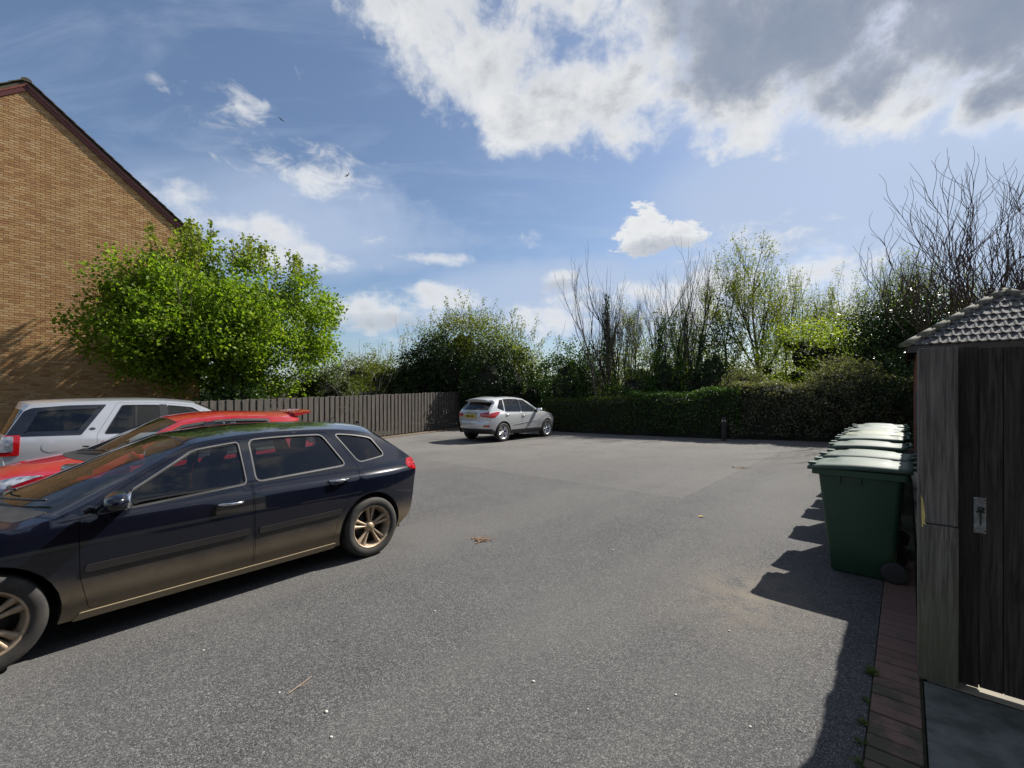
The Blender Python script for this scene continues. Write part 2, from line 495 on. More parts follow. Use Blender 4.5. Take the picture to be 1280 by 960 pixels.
# ------------------------------------------------------------------ brick edging and slab
def brickmat(name, stops, nstr=.25, rough=.9, moss=None):
    m, nt, bs, o = newmat(name)
    co = objco()
    c = ramp(rand(), stops)
    n = noise(co, 22, 6, .65)
    c = mixc(n.smooth(.3, .8) * nstr, c, (.09, .06, .04))
    gp = nt.nodes.new('ShaderNodeNewGeometry')
    c = mixc(noise(stretch(gp.outputs['Position'], (1, 1, .45)), .55, 5, .6).smooth(.42, .75) * .28, c, (.16, .10, .055))
    if moss:
        geo = nt.nodes.new('ShaderNodeNewGeometry')
        gx, gy, gzz = sep(geo.outputs['Position'])
        c = mixc((noise(geo.outputs['Position'], 5.2, 5, .7) + (3.45 - (gx * UX + gy * UY)) * .16).smooth(*moss[:2]) * .85, c, moss[2])
    put(c, bs.inputs['Base Color']); bs.inputs['Roughness'].default_value = rough
    bump(noise(co, 90, 5, .65), bs, .4, .004)
    return m
MAT_EDGE = brickmat("paving_brick", [(0, (.15, .085, .068)), (.5, (.18, .105, .085)), (1, (.135, .088, .072))], .35, moss=(.45, .66, (.055, .058, .03)))
ed = kind(sheet("edging", [xy(-2, EDGE_S - .01), xy(-2, .077), xy(12.9, .077), xy(12.9, EDGE_S - .01)], -.012, M("edging_joint_sand", (.055, .05, .035), (.04, .05, .02), .95, scale=9), h=.5), 'structure')
bm = G().box((0, 0, 0), (.049, .106, .03), bev=.004)
bme = mesh("brick", bm.V, bm.F, MAT_EDGE)
random.seed(4)
t = 1.2
while t < 6.2:
    p = lotg(t, (EDGE_S + .073) / 2, -.022 + random.uniform(-.003, .003))
    o = obj("brick", bme, ed, p, (random.uniform(-.012, .012), random.uniform(-.015, .015), LOT_ROT + random.uniform(-.012, .012)))
    t += .1055
sheet("gate_slab", [xy(-2, .083), xy(3.70, .083), xy(3.70, 3), xy(-2, 3)], .003, MAT_SLAB, h=.5)
sheet("garden_patio", [xy(3.72, .1), xy(14, .1), xy(14, 7), xy(3.72, 7)], .0, MAT_PATIO, h=.8)

# ------------------------------------------------------------------ house with the brick gable
MAT_BRICK = brickmat("buff_brick", [(0, (.30, .145, .052)), (.15, (.37, .195, .073)), (.45, (.42, .24, .095)), (.8, (.46, .28, .12)), (.95, (.49, .325, .165)), (1, (.31, .14, .055))], .18)
MAT_BARGE = M("dark_red_stained_board", (.12, .022, .018), (.085, .018, .015), .5, scale=8)
MAT_TILE = M("brown_roof_tile", (.10, .065, .05), (.07, .06, .05), .9, scale=10, bmp=(60, .4, .006))
MAT_TILE_MOSS = M("mossy_roof_tile", (.09, .1, .05), (.075, .06, .05), .95, scale=7, bmp=(60, .4, .006))
HY0 = 14.2                                             # the wall passes this depth below its apex
HS = -1.474 * HY0                                     # s of the wall plane
HT = (-1.084 * HY0) * UX + HY0 * UY                   # t of the apex
HALF, APEX, EAVE = 4.66, 11.58, 7.68
house = thing("brick_house", "buff brick house gable with dark red barge boards behind the maple tree", "house", lot(HT, HS), LOT_ROT)
# local axes: x along the wall away, y into the building (left), z up
g = G()
D = 11.0
pr = [(-HALF, 0), (HALF, 0), (HALF, EAVE), (0, APEX), (-HALF, EAVE)]
g.prism(pr, 0, D, lambda u, v, d: (u, d, v))
wall = g.to("wall", MAT_MORTAR, house)
BL, BH, JO = .2155, .0655, .0105
def brick_shape(x0, x1, z0, z1, p=.009, b=.003):
    V = [(x0, .002, z0), (x1, .002, z0), (x1, .002, z1), (x0, .002, z1), (x0 + b, -p, z0 + b), (x1 - b, -p, z0 + b), (x1 - b, -p, z1 - b), (x0 + b, -p, z1 - b)]
    F = [(0, 1, 5, 4), (1, 2, 6, 5), (2, 3, 7, 6), (3, 0, 4, 7), (4, 5, 6, 7)]
    return V, F
full = mesh("brick", *brick_shape(0, BL, 0, BH), MAT_BRICK)
mass = G(); cand = []
random.seed(8)
z = .02; row = 0
while z + BH < APEX - .1:
    lim = HALF if z + BH < EAVE else HALF * (APEX - z - BH) / (APEX - EAVE) - .02
    x = -HALF - (BL + JO) * (.5 if row % 2 else 0)
    while x < lim:
        a, b = max(x, -lim), min(x + BL, lim)
        if b - a > .03:
            if b - a > BL - .001: cand.append((a, z))
            else: mass.add(*brick_shape(a, b, z, z + BH))
        x += BL + JO
    z += BH + JO; row += 1
def score(c):   # bricks that show largest: near the open left end of the wall, above the parked cars
    return (c[0] if -.62 < c[0] and c[1] > 2.2 else 50) + abs(c[1] - 6) * .02
cand.sort(key=score)
for a, z in cand[:300]:
    obj("brick", full, wall, (a, random.uniform(-.002, .001), z))
for a, z in cand[300:]:
    mass.add(*brick_shape(a, a + BL, z, z + BH, .009 + random.uniform(-.0015, .0015)))
kind(mass.to("brick_mass", MAT_BRICK, wall), 'stuff')
# roof slopes with verge tiles standing proud of the barge boards
SL = math.atan2(APEX - EAVE, HALF); SLEN = math.hypot(HALF, APEX - EAVE) + .28
for sg in (1, -1):
    Rm = Matrix.Rotation(SL * sg, 3, 'Y')
    def along(d, off, yy, sg=sg):                    # d down the slope from the apex, off above it
        return Vector((sg * (d * math.cos(SL) + off * math.sin(SL)), yy, APEX - d * math.sin(SL) + off * math.cos(SL)))
    g = G(); a0, a1 = along(0, .05, 0), along(SLEN, .05, 0)
    g.prism([(0, -.02), (SLEN, -.02), (SLEN, .05), (0, .05)], -.05, D, lambda u, v, d: along(u, v, d))
    rf = g.to("roof", MAT_TILE if sg > 0 else MAT_TILE_MOSS, house)
    g = G(); g.prism([(0, -.19), (SLEN - .12, -.19), (SLEN + .02, -.13), (SLEN + .02, -.022), (0, -.022)], -.055, -.015, lambda u, v, d: along(u, v, d))
    g.to("barge_board", MAT_BARGE, house)
    g = G(); g.prism([(0, -.075), (SLEN, -.075), (SLEN, -.022), (0, -.022)], -.075, -.056, lambda u, v, d: along(u, v, d))
    g.to("barge_trim", M("red_trim", (.2, .05, .035), (.15, .04, .03), .5), house)
    bt = G()
    n = 20
    bt.prism([(0, .0), (.36, -.0), (.36, .024), (0, .024)], -.16, .16, lambda u, v, d: (u, d, v))
    tme = mesh("verge_tile", bt.V, bt.F, MAT_TILE if sg > 0 else MAT_TILE_MOSS)
    for i in range(n):
        d = .05 + i * (SLEN - .3) / (n - 1)
        p = along(d, .062 + .012, .05)
        ang = SL - .06
        o = obj("verge_tile", tme, house, p)
        o.rotation_euler = (0, ang, 0) if sg > 0 else (0, ang, math.pi)
    cs = [along(.25 + i * .3, .075, 0) for i in range(int(SLEN / .3))]
    g = G()
    for i, c in enumerate(cs):                       # courses beyond the verge
        Rc = Matrix.Rotation((SL - .05) * sg, 3, 'Y')
        g.box((c.x, D / 2 + .2, c.z), (.18, D / 2 - .0, .01), Rc)
    kind(g.to("tile_courses", MAT_TILE if sg > 0 else MAT_TILE_MOSS, house), 'stuff')
for i in range(12):
    g = G(); pts = [(.13 * math.cos(a), APEX + .03 + .12 * math.sin(a)) for a in [math.pi * k / 8 for k in range(9)]]
    g.prism(pts, -.09 + i * .45, .355 + i * .45, lambda u, v, d: (u, d, v)); g.to("ridge_tile", MAT_TILE_MOSS, house)

# ------------------------------------------------------------------ garage with the hipped tile roof
GT, GS, GE = 14.26, -.0, 2.86
GC = Vector((9.19, 10.4, 0)); GT = GC.x * UX + GC.y * UY; GS = GC.x * UY - GC.y * UX
GD = 1.71; GR = 1.28; GLEN = 5.6
garage = thing("garage", "small brick garage with hipped grey tile roof behind the wooden gate", "garage", lotg(GT, GS), LOT_ROT)
gzb = garage.location.z; EZ = GE - gzb               # eave height above its own base
MAT_RED = brickmat("red_brick", [(0, (.16, .045, .028)), (.5, (.23, .07, .04)), (1, (.19, .06, .035))], .3)
MAT_GTILE = M("weathered_grey_tile", (.15, .146, .142), (.055, .055, .052), .85, scale=14, bmp=(70, .6, .008), lo=.25, hi=.7)
MAT_GHIP = M("mossy_hip_tile", (.16, .15, .125), (.08, .085, .05), .92, scale=9, bmp=(50, .6, .01))
# local: x along t (away), y = -s (left is +y); the eave corner is the origin, the building lies at y < 0
ov = .16
g = G(); W2 = 2 * GD
g.box(((GLEN) / 2, -W2 / 2, (EZ - .06) / 2 - .1), (GLEN / 2 - ov, W2 / 2 - ov, (EZ - .06) / 2 + .1))
gw = g.to("wall", M("red_brick_mortar", (.25, .2, .16), (.2, .16, .13), .95), garage)
gm = mesh("brick", *brick_shape(0, BL, 0, BH), MAT_RED)
gmass = G()
for row in range(int((EZ - .1) / (BH + JO))):        # left wall and front wall brickwork
    z = row * (BH + JO)
    y = -ov - .0 - (BL + JO) * (.5 if row % 2 else 0)
    x = ov
    while x < GLEN - ov - BL:
        xx = x + ((BL + JO) * .5 if row % 2 else 0)
        V, F = brick_shape(0, BL, z, z + BH)
        gmass.add([(xx + BL - a, -ov - b, c) for a, b, c in V], F); x += BL + JO
    y = -ov - .02
    while y - BL > -W2 + ov:
        yy = y - ((BL + JO) * .5 if row % 2 else 0)
        if yy - BL > -W2 + ov:
            if z > 1.7 and y > -.9: obj("brick", gm, gw, (ov, yy, z), (0, 0, -math.pi / 2))
            else:
                V, F = brick_shape(0, BL, z, z + BH); gmass.add([(ov + b, yy - a, c) for a, b, c in V], F)
        y -= BL + JO
kind(gmass.to("brick_mass", MAT_RED, gw), 'stuff')
# roof planes below the tiles
g = G()
A = (0, 0, EZ); B = (0, -W2, EZ); Cc = (GLEN, -W2, EZ); Dd = (GLEN, 0, EZ); P1 = (GD, -GD, EZ + GR); P2 = (GLEN - GD, -GD, EZ + GR)
base = [Vector(v) for v in (A, B, Cc, Dd, P1, P2)]
g.add([v + Vector((0, 0, -.012)) for v in base], [(0, 1, 4), (1, 2, 5, 4), (2, 3, 5), (3, 0, 4, 5), (0, 3, 2, 1)])
gr = g.to("roof", M("roof_underlay", (.05, .05, .05), None, .9), garage)
g = G(); g.box((-.02, -GD, EZ - .09), (.018, GD + .02, .075)); g.to("fascia", M("black_fascia", (.03, .028, .026), None, .5), garage)
g = G(); g.box((GLEN / 2, .02, EZ - .09), (GLEN / 2, .018, .075)); g.to("fascia", M("brown_fascia", (.05, .035, .025), None, .6), garage)
# one tile: a single roll and its pan
TW, TL = .15, .36
def tile_mesh():
    prof = [(0, .0), (.012, .016), (.03, .024), (.05, .016), (.062, .004), (.09, .0), (.12, .0), (.15, .006)]
    V = []; F = []; n = len(prof)
    for d, top in ((0, 0), (TL, 0)):
        for (w, hh) in prof: V.append((w, d, hh + .012 + .04 * (1 - d / TL)))
    for (w, hh) in prof: V.append((w, 0, hh + .012 + .04 - .036))
    for i in range(n - 1):
        F.append((i, i + 1, n + i + 1, n + i)); F.append((2 * n + i, 2 * n + i + 1, i + 1, i))
    return mesh("roof_tile", V, F, MAT_GTILE)
tme = tile_mesh()
SLG = math.atan2(GR, GD); LG = math.hypot(GD, GR)
random.seed(2)
rows = 8; gauge = LG / (rows - .25)
for r in range(rows):
    d = r * gauge - .03
    inset = max(0, d + .09) * math.cos(SLG)
    n = int((W2 - 2 * inset) / TW + .6)
    for k in range(n):
        y = -GD + (k - (n - 1) / 2) * TW * -1 + TW / 2
        o = obj("roof_tile", tme, gr, (d * math.cos(SLG), y, EZ + d * math.sin(SLG) + random.uniform(-.003, .003)))
        o.rotation_euler = (Matrix.Rotation(-math.pi / 2, 4, 'Z') @ Matrix.Rotation(SLG, 4, 'X') @ Matrix.Rotation(random.uniform(-.012, .012), 4, 'Y')).to_euler()
# the long slopes, seen edge on: joined courses
g = G()
for sg in (0, 1):
    for r in range(rows):
        d = r * gauge
        cx = d * math.cos(SLG); zz = EZ + d * math.sin(SLG) + .02
        a, b = cx + .05, GLEN - cx - .05
        if b - a < .2: continue
        yy = -cx - .12 if sg == 0 else -W2 + cx + .12
        g.box(((a + b) / 2, yy, zz + .09), ((b - a) / 2, .17, .014), Matrix.Rotation((SLG - .06) * (-1 if sg == 0 else 1), 3, 'X'))
kind(g.to("tile_courses", MAT_GTILE, gr), 'stuff')
def hip(p, q, n):
    p, q = Vector(p), Vector(q); d = (q - p) / n
    for i in range(n):
        a, b = p + d * (i - .05), p + d * (i + 1.02)
        ax = d.normalized(); side = ax.cross(Vector((0, 0, 1))).normalized(); up_ = side.cross(ax)
        g = G(); V = []; F = []
        for j, (c, rr) in enumerate(((a, .115), (b, .10))):
            for k in range(8):
                an = math.pi * (-.08 + 1.16 * k / 7); V.append(c + side * math.cos(an) * rr + up_ * (math.sin(an) * rr * .8 + .0))
        for k in range(7): F.append((k, k + 1, 8 + k + 1, 8 + k))
        F.append(tuple(range(8))[::-1]); F.append(tuple(range(8, 16)))
        mk("hip_tile", V, F, MAT_GHIP, garage, True)
zo = Vector((0, 0, .03))
hip(Vector(A) + zo + Vector((-.06, .06, -.03)), Vector(P1) + zo, 7)
hip(Vector(B) + zo, Vector(P1) + zo, 7)
hip(Vector(P1) + zo, Vector(P2) + zo, 6)

# ------------------------------------------------------------------ wood
def woodmat(name, c1, c2, c3, algae=None, rough=.85):
    m, nt, bs, o = newmat(name)
    co = objco(); oi = nt.nodes.new('ShaderNodeObjectInfo')
    sh = nt.nodes.new('ShaderNodeVectorMath'); sh.operation = 'ADD'; nt.links.new(co, sh.inputs[0])
    put(comb(X(oi.outputs['Random']) * 13.0, X(oi.outputs['Random']) * 7.0, X(oi.outputs['Random']) * 5.0), sh.inputs[1])
    v = stretch(sh.outputs[0], (26, 26, 1.3))
    gr_ = noise(v, 2.2, 8, .62, .6); bl = noise(sh.outputs[0], 2.5, 5, .6)
    kn = noise(stretch(sh.outputs[0], (9, 9, 3.0)), 1.0, 2, .5).smooth(.68, .76)
    c = mixc(gr_.smooth(.3, .7), c1, c2)
    c = mixc(bl.smooth(.45, .75) * .65, c, c3)
    c = mixc(X(oi.outputs['Random']) * .35, c, c3)
    c = mixc(kn * .7, c, tuple(k * .35 for k in c2))
    if algae:
        x, y, z = sep(co)
        c = mixc((1.0 - (z + (bl - .5) * .9).smooth(algae[0], algae[1])) * .7, c, algae[2])
    put(c, bs.inputs['Base Color']); bs.inputs['Roughness'].default_value = rough
    bs.inputs['Specular IOR Level'].default_value = .25
    bump(gr_, bs, .7, .006)
    return m
MAT_POST = woodmat("weathered_post_wood", (.27, .235, .205), (.06, .05, .042), (.15, .135, .12), (-.1, .95, (.13, .135, .065)))
MAT_GATE = woodmat("dark_gate_wood", (.095, .074, .062), (.02, .015, .013), (.048, .039, .034))
MAT_FENCE = woodmat("weathered_fence_wood", (.115, .10, .086), (.042, .036, .032), (.078, .07, .063))
MAT_METAL = M("galvanised_plate", (.30, .30, .30), (.16, .155, .15), .5, .8, scale=30)
MAT_BLACK = M("black_plastic", (.012, .012, .013), (.02, .02, .02), .45, scale=20)

# gate post with a newer board let in below
post = thing("gate_post", "tall weathered grey gate post with a patched lower board beside the bins", "post", lotg(3.745, .083), LOT_ROT)
# local x = t, y = -s
g = G(); g.box((.0, -.075, 1.495), (.011, .0765, .535), bev=.003); g.to("upper_board", MAT_POST, post)
g = G(); g.box((-.006, -.074, .476), (.012, .079, .476), bev=.004); g.to("lower_board", MAT_POST, post)
g = G(); g.box((.065, -.08, 1.01), (.052, .06, 1.01), bev=.004); g.to("core", MAT_POST, post)
g = G(); g.box((.16, .012, 1.0), (.17, .0125, 1.03), bev=.003); g.to("side_board", MAT_POST, post)
g = G(); g.prism([(.0, 1.13), (.010, 1.1), (.020, 1.0), (.017, .97), (.026, .94), (.004, .93)], -.016, -.0125, lambda u, v, d: (d, .012 - u, v)); 
g.to("sunlit_sliver", M("painted_sunlit_yellow", (.75, .6, .22), (.6, .45, .15), .8, scale=20), post)  # bright yellow piece painted for sunlit wood showing through a gap
# gate
gate = thing("garden_gate", "dark close boarded garden gate with a metal latch plate", "gate", lotg(3.79, .25), LOT_ROT)
s0 = 0.0
random.seed(12)
s0 = -.03
for i, w in enumerate((.105, .098, .104, .1, .1, .1, .1)):
    dpt = .012 if i else .03
    g = G(); g.box((dpt, -(s0 + w / 2), 1.02 + random.uniform(-.004, .004)), (.0105, w / 2 - .0016, .998 if i else 1.012), bev=.002)
    g.box((dpt + .006, -(s0 + w), 1.02), (.004, .009, .996))                     # tongue under the next board
    o = g.to("board", MAT_GATE, gate)
    s0 += w
for zz in (.35, 1.0, 1.7):
    g = G(); g.box((.055, -.38, zz), (.02, .33, .05), bev=.004); g.to("ledge", MAT_GATE, gate)
g = G(); g.box((-.001, -.078, 1.035), (.0015, .026, .105), bev=.001)
lp = g.to("latch_plate", MAT_METAL, gate)
g = G(); g.lathe([(0.001, -.035), (.012, -.033), (.015, -.024), (.009, -.014), (.009, -.002)], 14, 'X', (0, -.08, 1.075)); g.to("knob", MAT_BLACK, lp, True)
g = G(); g.box((-.006, -.08, 1.03), (.005, .004, .05), bev=.001); g.box((-.007, -.079, 1.055), (.006, .018, .004), bev=.001); g.to("latch_bar", MAT_BLACK, lp)
for a, b in ((-.02, .09), (.02, .09), (-.02, -.09), (.02, -.09)):
    g = G(); g.lathe([(.0005, -.0045), (.003, -.004), (.004, -.0025)], 8, 'X', (0, -.078 + a, 1.035 + b)); g.to("screw", MAT_BLACK, lp, True)

def board_fence(name, label, a, b, h0, h1, pitch, wid, mat_, gap=None, back=None, lapped=True, seed=1, posts=2.4, face=1):
    a, b = Vector((a[0], a[1], 0)), Vector((b[0], b[1], 0)); d = (b - a); L = d.length; d.normalize()
    f = thing(name, label, "fence", (a.x, a.y, gz(a.x, a.y)), math.atan2(d.y, d.x))
    random.seed(seed); n = int(L / pitch)
    for i in range(n):
        x = (i + .5) * L / n; hh = h0 + (h1 - h0) * x / L + random.uniform(-.02, .015)
        w = wid * random.uniform(.93, 1.04); yy = (.026 if i % 2 else 0.0) * -face if lapped else 0
        g = G(); g.box((0, 0, 0), (w / 2, .009, hh / 2 - .02), bev=.003)
        p = a + d * x
        o = g.to("board", mat_, f, False, (x, yy, hh / 2 + .02 + gz(p.x, p.y) - gz(a.x, a.y)), (random.uniform(-.006, .006), random.uniform(-.007, .007), random.uniform(-.03, .03)))
    for zz in (.3, 1.35):
        g = G(); g.box((L / 2, -.045 * face, zz), (L / 2, .02, .04)); g.to("rail", mat_, f)
    k = int(L / posts) + 1
    for i in range(k + 1):
        g = G(); x = min(L - .06, i * L / k + .05); g.box((x, -.075 * face, (h0 + (h1 - h0) * x / L) / 2), (.05, .05, (h0 + (h1 - h0) * x / L) / 2 - .02), bev=.005)
        g.to("fence_post", mat_, f)
    return f
board_fence("wooden_fence", "weathered upright board fence between the brick house and the silver crossover car", FENCE_A, FENCE_B, 1.48, 1.86, .112, .104, MAT_FENCE, seed=3, face=-1)
p0, p1 = lot(3.95, .185), lot(GT + .1, .185)
board_fence("side_fence", "narrow sliver of plain board fence running behind the row of bins", (p0.x, p0.y), (p1.x, p1.y), 1.92, 1.75, .14, .146, MAT_FENCE, seed=9, face=1, lapped=False)
# low fence beyond, seen over the long one
board_fence("far_fence", "short grey fence top beyond the long board fence, under pale foliage", (-10.6, 20.5), (-6.5, 26.5), 1.75, 1.85, .15, .14, MAT_FENCE, seed=5, face=-1)

# ------------------------------------------------------------------ unseen terraced house, added for the black car's side to reflect
nh = thing("added_terraced_house", "added brick terraced house right of the gate, outside the picture, for reflections", "house", lot(-6.0, 2.3), LOT_ROT)
# local: x = t, y = -s (the house lies at y < 0)
MAT_TH = MAT_RED
g = G(); g.prism([(0, 0), (9.4, 0), (9.4, 4.9), (0, 4.9)], -7.5, 0, lambda u, v, d: (u, d, v)); thw = g.to("wall", M("brown_brick_wall", (.16, .085, .05), (.10, .055, .035), .92, scale=40, st=(1, 1, 3), bmp=(60, .5, .008)), nh)
g = G(); g.prism([(.35, 4.85), (-7.85, 4.85), (-3.75, 7.4)], -.2, 9.6, lambda u, v, d: (d, u, v)); g.to("roof", MAT_TILE, nh)
for wx, wz, ww, wh in ((1.6, 1.0, 1.5, 1.15), (1.6, 3.3, 1.4, 1.1), (5.2, 3.3, 1.2, 1.1), (5.0, .0, .9, 2.05), (7.6, 1.0, 1.2, 1.1)):
    g = G()
    for bx in ((wx, wx + ww, wz, wz + .06), (wx, wx + ww, wz + wh - .06, wz + wh), (wx, wx + .06, wz + .06, wz + wh - .06), (wx + ww - .06, wx + ww, wz + .06, wz + wh - .06), (wx + ww / 2 - .03, wx + ww / 2 + .03, wz + .06, wz + wh - .06)):
        g.box(((bx[0] + bx[1]) / 2, .02, (bx[2] + bx[3]) / 2), ((bx[1] - bx[0]) / 2, .035, (bx[3] - bx[2]) / 2))
    wf = g.to("window_frame" if wz > 0 else "back_door", M("dark_brown_frame", (.05, .03, .02), None, .4), nh)
    g = G(); g.box((wx + ww / 2, .012, wz + wh / 2), (ww / 2 - .05, .008, wh / 2 - .05)); g.to("pane", M("dark_window_pane", (.02, .022, .025), None, .05), wf)
# ------------------------------------------------------------------ cars
def hermite(tab):
    xs = [a for a, b in tab]; ys = [b for a, b in tab]; n = len(xs); m = []
    for i in range(n):
        if i == 0: m.append((ys[1] - ys[0]) / (xs[1] - xs[0]))
        elif i == n - 1: m.append((ys[-1] - ys[-2]) / (xs[-1] - xs[-2]))
        else:
            a = (ys[i] - ys[i - 1]) / (xs[i] - xs[i - 1]); b = (ys[i + 1] - ys[i]) / (xs[i + 1] - xs[i])
            m.append(0 if a * b <= 0 else 2 * a * b / (a + b))
    def f(x):
        if x <= xs[0]: return ys[0]
        if x >= xs[-1]: return ys[-1]
        i = max(k for k in range(n - 1) if xs[k] <= x); h = xs[i + 1] - xs[i]; t = (x - xs[i]) / h
        return (2 * t**3 - 3 * t**2 + 1) * ys[i] + (t**3 - 2 * t**2 + t) * h * m[i] + (3 * t**2 - 2 * t**3) * ys[i + 1] + (t**3 - t**2) * h * m[i + 1]
    return f
def catmull(P, p, tight=.5):
    n = len(P); i = min(n - 2, max(0, int(p))); t = p - i
    a, b, c, d = P[max(0, i - 1)], P[i], P[i + 1], P[min(n - 1, i + 2)]
    r = []
    for k in range(2):
        m0 = tight * (c[k] - a[k]); m1 = tight * (d[k] - b[k])
        lim = abs(c[k] - b[k]) * 1.6 + .01
        m0 = max(-lim, min(lim, m0)); m1 = max(-lim, min(lim, m1))
        r.append((2 * t**3 - 3 * t**2 + 1) * b[k] + (t**3 - 2 * t**2 + t) * m0 + (3 * t**2 - 2 * t**3) * c[k] + (t**3 - t**2) * m1)
    return r
def offset_poly(poly, d):
    A = sum(poly[i][0] * poly[(i + 1) % len(poly)][1] - poly[(i + 1) % len(poly)][0] * poly[i][1] for i in range(len(poly)))
    sg = 1 if A > 0 else -1; o = []
    n = len(poly)
    for i in range(n):
        p, q, r = Vector(poly[i - 1]), Vector(poly[i]), Vector(poly[(i + 1) % n])
        a = (q - p).normalized(); b = (r - q).normalized()
        na = Vector((a.y, -a.x)) * sg; nb = Vector((b.y, -b.x)) * sg
        m = na + nb
        if m.length < 1e-6: m = na.copy()
        m.normalize(); k = d / max(.5, m.dot(na)); o.append((q.x + m.x * k, q.y + m.y * k))
    return o
def round_poly(poly, r, seg=3):
    o = []; n = len(poly)
    for i in range(n):
        p, q, s = Vector(poly[i - 1]), Vector(poly[i]), Vector(poly[(i + 1) % n])
        a = p - q; b = s - q; la, lb = a.length, b.length
        if la < 1e-6 or lb < 1e-6: continue
        if a.normalized().dot(b.normalized()) < -.94: o.append(tuple(q)); continue
        k = min(r, la * .45, lb * .45); u = q + a.normalized() * k; v = q + b.normalized() * k
        for j in range(seg + 1):
            t = j / seg; o.append(tuple(u * (1 - t)**2 + q * 2 * t * (1 - t) + v * t * t))
    return o

